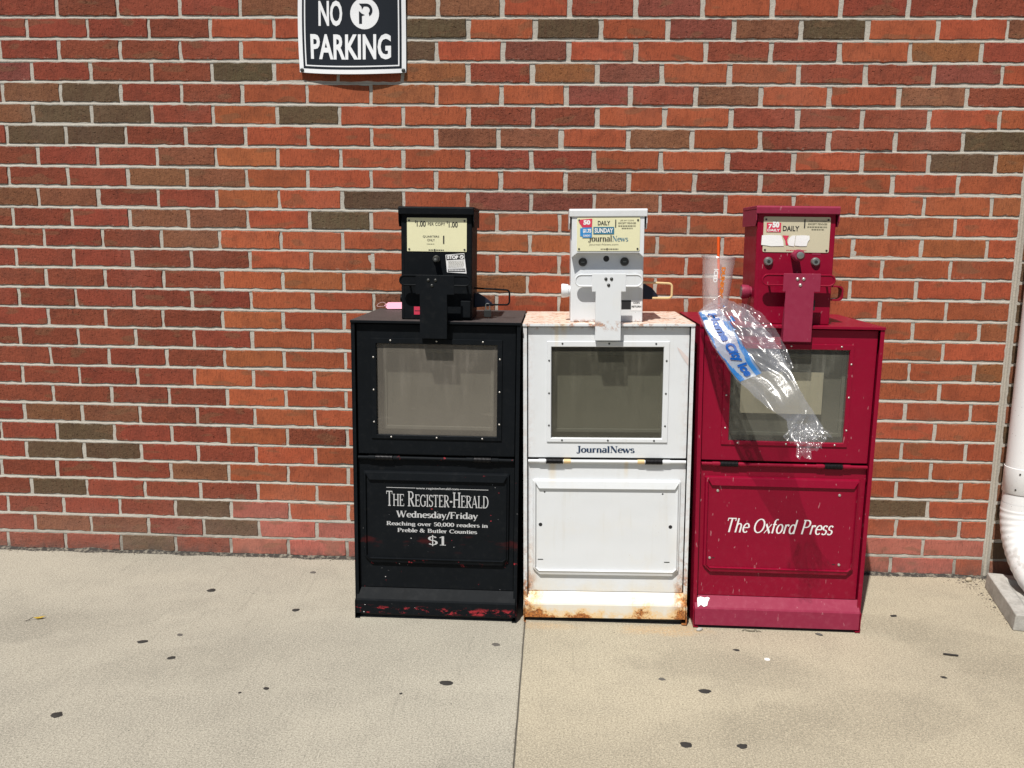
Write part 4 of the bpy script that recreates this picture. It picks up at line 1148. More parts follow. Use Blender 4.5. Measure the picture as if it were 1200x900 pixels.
    if not black:
        MB().cyl((X0, MY + .045, kz), (-1, 0, 0), .019, .026, 24, prof=[(0, .015), (.004, .015), (.006, .0185), (.022, .0205), (.026, .019)]).build('side_knob', face, root, smooth=True)
        if red: MB().cyl((X0 - .0262, MY + .045, kz), (-1, 0, 0), .015, .0006, 20).build('knob_face', M_lockm, root)
    else:
        MB().cyl((X0, MY + .045, kz), (-1, 0, 0), .011, .010, 16).build('side_knob', body, root, smooth=True)
    # carrying loop on the right side
    hz0, hz1 = {'black': (.938, .982), 'white': (.961, 1.004), 'red': (.962, 1.005)}[kind]
    hl = {'black': .104, 'white': .092, 'red': .048}[kind]
    hyy = MY + .075
    if red:
        m = MB()
        pa = [(X1, hz1), (X1 + hl - .012, hz1)] + arc(X1 + hl - .012, hz1 - .012, .012, 80, 0, 5) + arc(X1 + hl - .012, hz0 + .012, .012, 0, -90, 5) + [(X1, hz0)]
        inn = [(X1, hz1 - .004), (X1 + hl - .014, hz1 - .004)] + arc(X1 + hl - .014, hz1 - .014, .010, 80, 0, 5) + arc(X1 + hl - .014, hz0 + .014, .010, 0, -90, 5) + [(X1, hz0 + .004)]
        y0_, y1_ = hyy - .022, hyy + .012
        m.loft([[(x, y0_, z) for x, z in pa], [(x, y1_, z) for x, z in pa], [(x, y1_, z) for x, z in inn], [(x, y0_, z) for x, z in inn], [(x, y0_, z) for x, z in pa]], closed=False)
        m.build('side_handle', body, root, smooth=True)
    else:
        rr = .0026 if black else .0034
        pa = [(X1 - .002, hyy, hz1 + .004)] + [(x, hyy, z) for x, z in arc(X1 + hl - .010, hz1 - .010, .010, 88, 0, 5)] + [(x, hyy, z) for x, z in arc(X1 + hl - .010, hz0 + .010, .010, 0, -90, 5)] + [(X1 + .035, hyy, hz0)]
        MB().tube(pa, rr, 8).build('side_handle', body if black else M_brass, root, smooth=True)
        prof = [(X1, hz0 - .004), (X1 + .052, hz0 - .004), (X1 + .052, hz0 + .008), (X1 + .034, hz0 + .030), (X1 + .012, hz0 + .042), (X1, hz0 + .040)] if white else [(X1, hz0 - .010), (X1 + .058, hz0 - .004), (X1 + .050, hz0 + .006), (X1 + .030, hz0 + .022), (X1 + .012, hz0 + .032), (X1, hz0 + .034)]
        MB().prism(prof, hyy + .006, hyy + .020).build('lock_hasp', M_hasp, root, bevel=.0015)
        if white: MB().box(X1 + .0005, X1 + .020, hyy + .002, hyy + .024, hz1 - .002, hz1 + .003).build('hasp_bracket', M_steel, root)
    # front lettering
    if white:
        pen('lettering', 'JournalNews', (.1545, .3235, .5165, .5400), -.0008, M_navy, door, W=.165, H=.05)
        m = MB(); pts = [(.446, .823), (.444, .829), (.452, .824), (.478, .799), (.499, .776), (.500, .769), (.489, .768), (.478, .776), (.461, .797)]
        pts = [(x - .006, z) for x, z in pts]; pts = [(min(x, .4705), z) for x, z in pts]
        m.prism(pts, -.0010, -.0002).build('torn_label', flat('dirty_label_paper', (.68, .60, .58), .8, grain=.35), door)
    elif black:
        yb = ey - .0006
        lt = [('www.registerherald.com', (.1820, .3110, .3985, .4060), dict(W=.13, H=.06), False)]
        pen('lettering', 'www.registerherald.com', (.1840, .3100, .3990, .4070), yb, M_greyprint, em, W=.14, H=.07)
        MB().box(.096, .182, yb - .0002, yb, .4030, .4045).build('print_rule', M_greyprint, em)
        MB().box(.312, .397, yb - .0002, yb, .4025, .4040).build('print_rule', M_greyprint, em)
        pen('lettering', 'The Register-Herald'.upper(), (.0955, .3975, .3465, .3935), yb, M_greyprint, em, W=.115, H=.045, smallcaps=True)
        pen('lettering', 'Wednesday/Friday', (.1250, .3670, .3075, .3340), yb, M_greyprint, em, W=.15, H=.06)
        pen('lettering', 'Reaching over 50,000 readers in', (.0955, .3960, .2850, .3005), yb, M_greyprint, em, W=.16, H=.08)
        pen('lettering', 'Preble & Butler Counties', (.1280, .3650, .2675, .2800), yb, M_greyprint, em, W=.16, H=.08)
        pen('lettering', '$1', (.2190, .2720, .2270, .2610), yb, M_greyprint, em, W=.11, H=.05)
    else:
        pen('lettering', 'The Oxford Press', (.0850, .3980, .2870, .3330), ey - .0006, M_whiteprint, em, shear=.22, W=.11, H=.050, serif=False)
    MB.warp = None
    return root

M_greyp = flat('grey_fine_print', (.22, .22, .16), .6, grain=.1)
M_tang = flat('brown_fine_print', (.20, .19, .13), .6, grain=.1)
M_hasp = flat('blue_black_hasp', (.012, .016, .035), .4, .3)
box_b = newsbox('black', (1.1292, -.467, 0), (0, 0, 0), 'black newspaper box with silver lettering and a cream price plate, farthest from the downspout', (0, 0))
box_w = newsbox('white', (1.6355, -.449, -.004), (0, -.0165, 0), 'white newspaper box with orange rust along its foot, between the black and the red one', (0, 0))
box_r = newsbox('red', (2.1385, -.459, .004), (0, 0, -.004), 'maroon red newspaper box with white script lettering and a clear bag hanging on it', (-.020, .004))

# padlock on the black box's side loop
MB.warp = None
pl = empty('padlock', (1.1292 + .3425 + .040, -.467 + .105, .897))
tag(pl, 'small dark padlock dangling from the thin black loop beside the coin housing', 'padlock')
MB().prism(rrect(-.011, .011, .004, .026, .004), -.006, .006).build('lock_body', M_lockd, pl, bevel=.0015)
MB().tube([(-.006, 0, .024), (-.006, 0, .038)] + [(x, 0, z) for x, z in arc(0, .038, .006, 180, 0, 8)] + [(.006, 0, .024)], .0018, 8).build('shackle', M_lockm, pl, smooth=True)
# pink tag with a wire loop lying on the black box
tg = empty('pink_tag', (1.1292 + .028, -.467 + .375, .9080), (R(38), 0, .06))
tag(tg, 'small pink cardboard tag lying on top of the black newspaper box', 'tag')
MB().loft([[(x, y, .001 + .004 * max(0, x - .03) * 10) for x, y in ((-.006, 0), (.006, -.016), (.058, -.016), (.058, .016), (.006, .016))], [(x, y, .0018 + .004 * max(0, x - .03) * 10) for x, y in ((-.006, 0), (.006, -.016), (.058, -.016), (.058, .016), (.006, .016))]], True, True, True).build('card', M_pink, tg)
MB().tube([(-.002 - .013 + .015 * math.cos(a * .628), .011 * math.sin(a * .628), .004 + .003 * math.sin(a)) for a in range(10)], .0012, 6, closed=True).build('string_loop', flat('tag_string', (.4, .25, .25), .7), tg, smooth=True)

# ------------------------------------------------------------------ plastic cup with straw
g = G('clear_cup_plastic')
nn = g.noise(g.mapv(g.oc, (1, 1, .3)), 60, 3)
fr = g.n('ShaderNodeLayerWeight'); fr.inputs[0].default_value = .35
gl = g.n('ShaderNodeBsdfGlossy'); gl.inputs['Roughness'].default_value = .12
df = g.pbr((.85, .82, .82), .4)
t = g.mixs(g.add(.18, g.mul(nn, .14)), g.transp((.96, .96, .96)), df)
M_cup = g.done(g.mixs(g.mul(fr.outputs['Facing'], .60), t, gl.outputs[0]))
CUPX, CUPY, CUPZ = 2.1800, -.335, .901
cup = empty('plastic_cup', (CUPX, CUPY, CUPZ), (R(1.5), R(1.0), .3))
tag(cup, 'clear plastic iced drink cup with an orange straw, standing on the maroon box', 'cup')
prof = [(.001, .030), (.006, .0315), (.060, .0370), (.066, .0385), (.120, .0425), (.160, .0452), (.166, .0462), (.178, .0466), (.181, .0482), (.184, .0488), (.187, .0480)]
def cup_r(z):
    for (a, b), (c_, d_) in zip(prof, prof[1:]):
        if a <= z <= c_: return b + (d_ - b) * (z - a) / (c_ - a)
    return prof[0][1]
MB().cyl((0, 0, 0), (0, 0, 1), .03, .1, 40, cap=False, prof=prof + [(.186, .0468), (.178, .0458)]).build('cup_wall', M_cup, cup, smooth=True)
MB().tube([(.0486 * math.cos(i * .15708), .0486 * math.sin(i * .15708), .1855) for i in range(40)], .0016, 8, closed=True).build('rim', M_cup, cup, smooth=True)
MB().cyl((0, 0, .006), (0, 0, 1), .0305, .0006, 30).build('cup_base', M_cup, cup)
M_straw = flat('orange_straw', (.78, .10, .012), .35, grain=.05)
MB().tube([(.006, -.020, .008), (.0015, -.012, .10), (-.004, -.004, .190), (-.0065, .000, .243)], .0041, 12).build('straw', M_straw, cup, smooth=True)
def cupplace(ang0):
    def f(u, v, d):        # u across (m), v up (m)
        z = v; r = cup_r(z) + .0004 + d
        a = ang0 + u / r
        return (r * math.sin(a), -r * math.cos(a), z)
    return f
# the two words run down the side
def rot_text(s, u0, u1, v0, v1, mat, b):
    vs, fs = font_polys(s, b)
    xs = [p[0] for p in vs]; zs = [p[1] for p in vs]
    f = cupplace(-.3)
    m = MB(); m.v = [f(u0 + (p[1] - min(zs)) / (max(zs) - min(zs)) * (u1 - u0), v1 - (p[0] - min(xs)) / (max(xs) - min(xs)) * (v1 - v0), 0) for p in vs]; m.f = list(fs)
    m.build('lettering', mat, cup)
M_orangep = flat('orange_print', (.75, .22, .03), .5, grain=.05)
rot_text('ICED', -.019, -.0065, .113, .152, M_whiteprint, .05)
rot_text("DUNKIN'", .002, .0145, .068, .158, M_orangep, .07)

# ------------------------------------------------------------------ clear ice bag blown forward off the corner of the maroon box
ST = [((2.1669, -.47, .9824), (2.1983, -.47, .9687)), ((2.1053, -.50, .9363), (2.2354, -.50, .9479)), ((2.1411, -.56, .8492), (2.2921, -.56, .8845)),
      ((2.197, -.60, .7677), (2.3245, -.60, .8209)), ((2.2737, -.655, .7008), (2.3546, -.655, .748)), ((2.318, -.67, .6729), (2.3795, -.67, .7061)),
      ((2.3264, -.69, .6321), (2.4073, -.69, .6611)), ((2.3598, -.72, .5948), (2.4045, -.72, .6341))]
ST = [(Vector(a), Vector(b)) for a, b in ST]
def cr(P0, P1, P2, P3, t):
    return .5 * ((2 * P1) + (P2 - P0) * t + (2 * P0 - 5 * P1 + 4 * P2 - P3) * t * t + (3 * P1 - P0 - 3 * P2 + P3) * t ** 3)
def edge(i, s_):
    n_ = len(ST) - 1
    f = max(0, min(n_ - 1e-6, s_ * n_)); k = int(f); t = f - k
    g_ = lambda j: ST[max(0, min(n_, j))][i]
    return cr(g_(k - 1), g_(k), g_(k + 1), g_(k + 2), t).lerp(g_(k).lerp(g_(k + 1), t), .75)
BAGO = Vector((2.2, -.5, .9))
def ridged(q, f):
    return 1 - abs(noise.noise((q[0] * f, q[1] * f, q[2])) * 2)
def bag(s_, t, side, off=0.0):
    a, b = edge(0, s_), edge(1, s_)
    p = a.lerp(b, t)
    wd = (b - a).length
    fat = math.sin(math.pi * min(max(t, 0), 1)) ** .7
    wst = 1 - .65 * math.exp(-((s_ - .68) / .10) ** 2)
    thick = side * (.005 * fat * wst)
    # creases run mostly along the bag; finer crumple across
    u, v = s_ * 6, t * wd * 14
    knot = max(math.exp(-((s_ - .88) / .14) ** 2), .55 * math.exp(-((s_ - .22) / .16) ** 2) * (t > .45))
    cr_ = .0135 * (ridged((v * 1.3 + 2 * noise.noise((u * .5, 1, 0)), u * .28, side * 3), 1) - .5)
    cr2 = (.0008 + .0080 * knot) * (ridged((v * 2.3 + u * .8, u * 1.4, side * 7 + 1), 1.1) - .5)
    cr3 = (.0000 + .0020 * knot) * noise.noise((v * 6, u * 6, side * 5))
    calm = .35 if (t < .47 and .17 < s_ < .52 and side < 0) else 1.0
    d = Vector((.15, -.93, -.1)).normalized() * -1
    nrm = Vector((-.1, -.96, .25)).normalized()
    q = p - nrm * (-thick if side > 0 else -thick) * 1.0
    q = p + nrm * (-thick) + nrm * ((cr_ * calm + cr2 * calm + cr3 * calm) * (fat + .15)) + nrm * off
    q += (b - a).normalized() * .003 * noise.noise((u * 4, side, 9)) + Vector((0, 0, 1)) * .004 * noise.noise((v * 3, side, u))* (1 if s_ > .9 or s_ < .1 else .2)
    return q
def film(name, base, tr, gloss=.11, rgh=.10):
    g = G(name)
    n_ = g.noise(g.pos, 55, 3, .6); n2_ = g.noise(g.pos, 260, 2, .6)
    bp = g.bump(g.add(n_, g.mul(n2_, .10)), .22, .004)
    gl_ = g.n('ShaderNodeBsdfGlossy'); gl_.inputs['Roughness'].default_value = rgh; g.put(gl_.inputs['Normal'], bp)
    df_ = g.n('ShaderNodeBsdfDiffuse'); g.put(df_.inputs[0], base); g.put(df_.inputs['Normal'], bp)
    tl_ = g.n('ShaderNodeBsdfTranslucent'); g.put(tl_.inputs[0], base)
    body_ = g.mixs(.4, df_.outputs[0], tl_.outputs[0])
    t_ = g.mixs(g.add(1 - tr, g.mul(g.sub(n_, .5), .06)), g.transp((.97, .97, .97)), body_)
    lw = g.n('ShaderNodeLayerWeight'); lw.inputs[0].default_value = .3; g.put(lw.inputs['Normal'], bp)
    return g.done(g.mixs(g.math('MINIMUM', g.add(gloss, g.mul(lw.outputs['Facing'], .22)), .8), t_, gl_.outputs[0]))
M_film = film('clear_bag_film', (.66, .70, .78), .89, .035, .20)
M_fblue = film('blue_bag_print', (.012, .20, .56), .15, .03, .3)
M_fwhite = film('white_bag_print', (.55, .66, .80), .45, .03, .25)
M_flet = film('blue_bag_lettering', (.003, .10, .42), .0, .01, .4)
bagr = empty('ice_bag', BAGO)
tag(bagr, 'empty clear plastic ice bag with blue printing, blown out over the maroon box front', 'plastic bag')
NS, NT = 130, 44
for side, nm in ((-1, 'bag_front'), (1, 'bag_back')):
    m = MB()
    for i in range(NS + 1):
        for j in range(NT + 1):
            m.v.append(tuple(bag(i / NS, j / NT, side) - BAGO))
    for i in range(NS):
        for j in range(NT):
            # the mouth at the top end and the torn tail are ragged
            s_, t = (i + .5) / NS, (j + .5) / NT
            if s_ > .93 + .06 * noise.noise((t * 7, side, 2)): continue
            k = i * (NT + 1) + j; m.f.append((k, k + 1, k + NT + 2, k + NT + 1))
    m.build(nm, M_film, bagr, smooth=False).data.shade_smooth()
def patch(nm, s0, s1, t0, t1, mat, off, shape=None, n_=26, mm=12):
    m = MB(); idx = {}
    for i in range(n_ + 1):
        for j in range(mm + 1):
            s_ = s0 + (s1 - s0) * i / n_; t = t0 + (t1 - t0) * j / mm
            idx[i, j] = len(m.v); m.v.append(tuple(bag(s_, t, -1, off) - BAGO))
    for i in range(n_):
        for j in range(mm):
            s_ = s0 + (s1 - s0) * (i + .5) / n_; t = t0 + (t1 - t0) * (j + .5) / mm
            if shape and not shape(s_, t): continue
            m.f.append((idx[i, j], idx[i + 1, j], idx[i + 1, j + 1], idx[i, j + 1]))
    return m.build(nm, mat, bagr)
patch('white_label', .135, .445, .02, .47, M_fwhite, .0012)
patch('blue_stripe', .145, .445, .02, .17, M_fblue, .0018, lambda s_, t: t < .075 + .05 * math.sin((s_ - .1) * 22) + .03 * noise.noise((s_ * 40, t * 20, 0)))
patch('blue_stripe', .22, .445, .34, .47, M_fblue, .0018, lambda s_, t: t > .355 + .115 * max(0, .36 - s_) / .14)
patch('blue_cloud', .10, .24, .38, .60, M_fblue, .0014, lambda s_, t: noise.noise((s_ * 26, t * 8, 4)) > .05)
vs, fs = font_polys('Home City Ice', .05)
X0_, X1_ = min(p[0] for p in vs), max(p[0] for p in vs); Z0_, Z1_ = min(p[1] for p in vs), max(p[1] for p in vs)
m = MB()
for p in vs:
    a_ = (p[0] - X0_) / (X1_ - X0_); b_ = (p[1] - Z0_) / (Z1_ - Z0_)
    m.v.append(tuple(bag(.155 + a_ * .282, .345 - (1 - b_) * .225, -1, .0045) - BAGO))
m.f = list(fs)
m.build('lettering', M_flet, bagr)
# second, loose fold of film lying over the right of the bag
FO = [((2.205, -.43, .953), (2.255, -.41, .955)), ((2.215, -.47, .925), (2.290, -.45, .935)), ((2.245, -.53, .890), (2.318, -.50, .895)), ((2.275, -.575, .845), (2.335, -.56, .850)), ((2.305, -.61, .790), (2.350, -.60, .800))]
FO = [(Vector(a), Vector(b)) for a, b in FO]
m = MB(); n_, mm = 60, 26
for i in range(n_ + 1):
    f = i / n_ * (len(FO) - 1); k = min(int(f), len(FO) - 2); t_ = f - k
    a = FO[k][0].lerp(FO[k + 1][0], t_); b = FO[k][1].lerp(FO[k + 1][1], t_)
    for j in range(mm + 1):
        t = j / mm
        p = a.lerp(b, t)
        c1 = .009 * (ridged((t * 3 + i * .03, i * .09, 4), 1.3) - .5) + .006 * (ridged((t * 7, i * .16, 8), 1) - .5) + .0012 * noise.noise((t * 20, i * .8, 3))
        p = p + Vector((.1, -.8, .55)) * c1 * (.4 + math.sin(math.pi * t))
        m.v.append(tuple(p - BAGO))
for i in range(n_):
    for j in range(mm):
        k = i * (mm + 1) + j; m.f.append((k, k + 1, k + mm + 2, k + mm + 1))
m.build('bag_fold', M_film, bagr).data.shade_smooth()
# knotted lower end: a few stiff crumpled flaps
for q_ in range(4):
    m = MB(); a0 = Vector((2.345, -.68, .665)) + Vector((.012 * q_, .004 * q_, 0)); n_, mm = 18, 10
    end = [Vector((2.322, -.70, .622)), Vector((2.354, -.73, .586)), Vector((2.384, -.715, .604)), Vector((2.418, -.70, .630))][q_]
    for i in range(n_ + 1):
        f = i / n_
        c_ = a0.lerp(end, f); wd = .012 + .030 * f
        for j in range(mm + 1):
            t = j / mm - .5
            dv = (end - a0).normalized(); sd = dv.cross(Vector((0, 1, 0))).normalized()
            p = c_ + sd * t * wd + Vector((0, -1, .2)) * (.012 * (ridged((t * 4 + q_, f * 3, q_), 1.2) - .5) + .004 * noise.noise((t * 14, f * 12, q_)))
            p += dv * .012 * noise.noise((t * 5, q_, 3)) * (f > .9)
            m.v.append(tuple(p - BAGO))
    for i in range(n_):
        for j in range(mm):
            k = i * (mm + 1) + j; m.f.append((k, k + 1, k + mm + 2, k + mm + 1))
    m.build('bag_tail', M_film, bagr).data.shade_smooth()

# ------------------------------------------------------------------ no parking sign, bowed away from the wall
sg = empty('parking_sign', (1.041, -.004, 1.656))
tag(sg, 'black and white NO PARKING sign screwed high on the brick wall, bowed forward', 'sign')
SW, SH = .347, .46
def bow(x, z, d=0):
    u = x / (SW / 2); t = 1 - max(0, min(1, z / .30))
    y = -.005 - .015 * (1 - min(1, abs(u)) ** 2) * (1 + .45 * u) * (.45 + .55 * t) + .003 * math.sin(z * 14)
    xx = x + (-.004 * math.sin(z * 13) if x < 0 else 0) * min(1, abs(u))
    return (xx, y - d, z - .004 * (1 - u * u) * t * 2)
def sheet(nm, x0, x1, z0, z1, d, mat, parent, th=0, nx=24, nz=20):
    m = MB()
    rim = []
    for i in range(nz + 1):
        for j in range(nx + 1): m.v.append(bow(x0 + (x1 - x0) * j / nx, z0 + (z1 - z0) * i / nz, d))
    for i in range(nz):
        for j in range(nx):
            k = i * (nx + 1) + j; m.f.append((k, k + 1, k + nx + 2, k + nx + 1))
    o = m.build(nm, mat, parent)
    if th:
        s_ = o.modifiers.new('solid', 'SOLIDIFY'); s_.thickness = th; s_.offset = 1 if False else 0
    return o
M_signw = flat('sign_white', (.78, .80, .82), .35, grain=.05)
M_signb = flat('sign_black', (.010, .012, .016), .32, grain=.3)
sheet('sign_panel', -SW / 2, SW / 2, 0, SH, 0, M_signw, sg, th=.0016)
bw = .0135
sheet('black_field', -SW / 2 + bw, SW / 2 - bw, bw, SH - bw, .0012, M_signb, sg)
for (a, b, c_, d_) in ((-SW / 2 + .0205, -SW / 2 + .0245, .0210, SH - .021), (SW / 2 - .0245, SW / 2 - .0205, .0210, SH - .021), (-SW / 2 + .0245, SW / 2 - .0245, .0210, .0248), (-SW / 2 + .0245, SW / 2 - .0245, SH - .025, SH - .021)):
    sheet('white_line', a, b, c_, d_, .0018, M_signw, sg, nx=24 if b - a > .1 else 1, nz=1 if b - a > .1 else 30)
def splace(x, z, d): return bow(x, z, .0020 + d)
def sgtext(s, box, b=.028):
    sans('lettering', s, box, 0, M_signw, sg, b, place=splace)
sgtext('NO', (-.106, -.029, .144, .220))
sgtext('PARKING', (-.1335, .1265, .043, .1205))
m = MB(); pts = [(.043 + .0465 * math.cos(i * .19635), .181 + .0465 * math.sin(i * .19635)) for i in range(32)]
k = m.addv([splace(.043, .181, 0)] + [splace(x, z, 0) for x, z in pts])
for i in range(32): m.f.append((k, k + 1 + i, k + 1 + (i + 1) % 32))
m.build('white_disc', M_signw, sg)
# the P in the disc: a bold curve broken by a zigzag
m = MB()
def poly(pts):
    k_ = m.addv([splace(x, z, .0006) for x, z in pts]); m.f.append(tuple(range(k_, k_ + len(pts))))
ox, oz = .043, .181
ou = [(x, z) for x, z in arc(ox + .006, oz + .010, .0195, 90, -62, 10)]; inn = [(x, z) for x, z in arc(ox + .006, oz + .010, .0110, 90, -50, 10)]
for i in range(10): poly([ou[i], ou[i + 1], inn[i + 1], inn[i]])
poly([(ox - .018, oz + .0295), (ox + .006, oz + .0295), (ox + .006, oz + .021), (ox - .010, oz + .021)])
poly([(ox - .010, oz + .021), (ox - .002, oz + .021), (ox - .008, oz + .012)])
poly([(ox - .018, oz + .008), (ox - .018, oz - .0300), (ox - .0085, oz - .0300), (ox - .0085, oz + .000)])
poly([(ox - .0085, oz + .000), (ox - .0085, oz - .007), (ox + .001, oz - .0040)])
m.build('letter_p', M_signb, sg)
for (x, z) in ((-SW / 2 + .008, .007), (SW / 2 - .008, .007), (-SW / 2 + .008, SH - .007), (SW / 2 - .008, SH - .007)):
    b_ = bow(x, z, .001)
    MB().cyl(b_, (0, -1, 0), .0062, .004, 10, prof=[(0, .0066), (.003, .0062), (.004, .003)]).build('screw', M_lockd, sg)
    MB().cyl((x, .004, z), (0, -1, 0), .003, -b_[1] + .004, 8).build('screw_shank', M_lockd, sg)

# ------------------------------------------------------------------ downspout
g = G('downspout_paint'); nn = g.noise(g.pos, 26, 4, .65); x_, y_, z_ = g.sep(g.pos)
cc = g.mix(g.mul(nn, .18), (.80, .81, .82), (.50, .48, .44))
cc = g.mix(g.mul(g.sm(g.noise(g.pos, 110, 3, .7), .66, .74), .8), cc, (.13, .11, .09))
cc = g.mix(g.mul(g.mul(g.sm(z_, .28, .10), g.sm(nn, .48, .62)), .45), cc, (.30, .27, .23))
M_dsp = g.done(g.pbr(cc, .38, 0, g.bump(nn, .1, .001)))
DX, DY, DR = 3.2460, -.1000, .0530
dsp = empty('downspout', (DX, DY, 0))
tag(dsp, 'white painted round metal downspout with a crimped elbow at its foot', 'downspout')
MB().cyl((0, 0, .300), (0, 0, 1), DR, 2.2, 40, prof=[(0, DR), (1.02, DR), (1.021, DR + .001), (2.2, DR + .001)]).build('pipe', M_dsp, dsp, smooth=True)
prof = [(0, DR + .0022), (.001, DR + .003), (.085, DR + .003), (.086, DR + .0012)]
MB().cyl((0, 0, .335), (0, 0, 1), DR, .09, 40, prof=prof, cap=False).build('pipe_sleeve', M_dsp, dsp, smooth=True)
# crimped elbow: ribbed tube round a bend towards the splash block
path = []; rad = []
NB = 96
for i in range(NB + 1):
    t = i / NB
    ang = R(62) * min(1, max(0, (t - .06) / .80))
    if i == 0: px_, pz_ = 0.0, .300
    else:
        st = .300 / NB
        px_ += math.sin(ang) * st; pz_ -= math.cos(ang) * st
    path.append((px_ * .10, -px_, pz_))
    rib = 0 if (t < .08 or t > .90) else .0026 * (.5 + .5 * math.cos((t - .08) * 2 * math.pi * 13)) 
    rad.append(DR + .0012 - .0035 * 0 + rib * .5 - (.0012 if t > .9 else 0))
MB().tube(path, rad, 36, cap=False).build('elbow', M_dsp, dsp, smooth=True)
m = MB(); m.cyl((path[-1][0], path[-1][1] + .004, path[-1][2] + .002), (path[-1][0] * .1, -math.sin(R(62)), -math.cos(R(62))), DR, .012, 36, prof=[(0, DR - .002), (.010, DR + .0005), (.010, DR - .003), (0, DR - .004)], cap=False).build('elbow_lip', M_dsp, dsp, smooth=True)
m = MB(); m.cyl((path[-3][0], path[-3][1], path[-3][2]), (0, -.88, -.47), DR - .004, .0005, 30).build('pipe_dark_mouth', M_pure, dsp)
for z in (.62, 1.75):
    MB().cyl((0, 0, z), (0, 0, 1), DR + .003, .028, 40, prof=[(0, DR + .0015), (.001, DR + .0035), (.027, DR + .0035), (.028, DR + .0015)], cap=False).build('strap', M_dsp, dsp, smooth=True) if z > 1 else None
for (a_, z) in ((-2.2, .405), (-2.0, .62), (-2.35, .352)):
    MB().cyl(((DR + .003) * math.cos(a_), (DR + .003) * math.sin(a_), z), (math.cos(a_), math.sin(a_), 0), .0028, .002, 8).build('screw', M_lockd, dsp)
MB().box(-.02, .02, .045, .105, 1.755, 1.773).build('wall_bracket', M_dsp, dsp)

# ------------------------------------------------------------------ splash block
g = G('splash_concrete'); nn = g.noise(g.pos, 30, 4, .7); n2 = g.noise(g.pos, 260, 3)
cc = g.mix(g.sm(nn, .35, .7), (.42, .41, .38), (.30, .29, .265)); cc = g.mix(g.mul(g.sm(n2, .5, .75), .4), cc, (.18, .175, .16))
M_blk = g.done(g.pbr(cc, .92, 0, g.bump(n2, .6, .002)))
sb = empty('splash_block', (3.0896, -.4256, 0), (0, 0, R(-13.0)))
tag(sb, 'grey concrete splash block with a shallow channel under the white downspout', 'splash block')
m = MB()
bw_, bl, bh = .29, .46, .052
bl = .345
sec = lambda y, k: [(0, y, 0), (bw_, y, 0), (bw_ - .004, y, bh * k), (bw_ - .045, y, bh * k), (bw_ - .065, y, bh * k - .020), (.065, y, bh * k - .020), (.045, y, bh * k), (.004, y, bh * k)]
loops = [sec(0, .98)[:]]
for i in range(1, 13): loops.append(sec(bl * i / 12 * .86, 1.0))
full = [(0, bl * .88, 0), (bw_, bl * .88, 0), (bw_ - .004, bl * .88, bh), (bw_ - .045, bl * .88, bh), (bw_ - .065, bl * .88, bh - .001), (.065, bl * .88, bh - .001), (.045, bl * .88, bh), (.004, bl * .88, bh)]
loops.append(full); loops.append([(x, bl, z) for x, y, z in full])
m.loft(loops, True, True, True)
for i, v in enumerate(m.v):
    m.v[i] = (v[0] + .0015 * noise.noise((v[0] * 30, v[1] * 30, v[2] * 30)), v[1] + .0015 * noise.noise((v[0] * 33, v[1] * 30, 5)), v[2] + (.0012 * noise.noise((v[0] * 40, v[1] * 40, 9)) if v[2] > .01 else 0))
m.build('block', M_blk, sb, bevel=.003)

# ------------------------------------------------------------------ litter on the pavement
M_gum = flat('old_gum', (.030, .027, .024), .85, grain=.7, gscale=160)
M_gum2 = flat('worn_gum', (.11, .10, .088), .85, grain=.5)
GUM = [(.624, -.3198, .0145, 'dark oval gum spot on the pavement, nearest the wall left of the black box'), (.9361, -.4467, .0120, 'narrow dark gum spot just left of the foot of the black box'),
       (.5712, -.6866, .0165, 'large black gum spot, left one of a loose trio on the grey slab'), (.6574, -.6372, .0100, 'small faint gum spot, upper right one of a loose trio'),
       (.693, -.774, .0120, 'ragged dark gum spot, lowest of a loose trio on the grey slab'), (.5457, -1.0719, .0150, 'black gum spot near the lower left corner of the pavement'),
       (.9999, -.9156, .0080, 'small dark gum fleck on the grey slab, right of a tiny speck'), (.9411, -.9408, .0045, 'tiny dark speck of gum on the grey slab beside a larger fleck'),
       (.9064, -.1437, .0110, 'pale worn gum spot close to the wall beside the black box'), (1.45, -.8552, .0175, 'round black gum spot on the grey slab in front of the black box'),
       (1.5627, -.6311, .0120, 'brownish gum spot just in front of the black box, near the slab joint'), (1.3434, -.9163, .0050, 'tiny crumb of gum left of the round black spot'),
       (2.0093, -.795, .0090, 'flat grey gum smear on the tan slab in front of the white box'), (2.1107, -.8488, .0150, 'black gum spot on the tan slab, directly in front of the red box'),
       (2.238, -.6149, .0090, 'small dark gum spot close in front of the red box'), (2.0271, -1.0941, .0140, 'ragged dark gum spot at the bottom edge of the tan slab, left of its pair'),
       (2.1545, -1.0904, .0115, 'small black gum spot at the bottom edge of the tan slab, right of its pair'), (2.7703, -.3493, .0120, 'narrow dark gum spot right of the foot of the red box'),
       (2.7569, -.7319, .0080, 'small dark gum speck below the thin twig on the tan slab')]
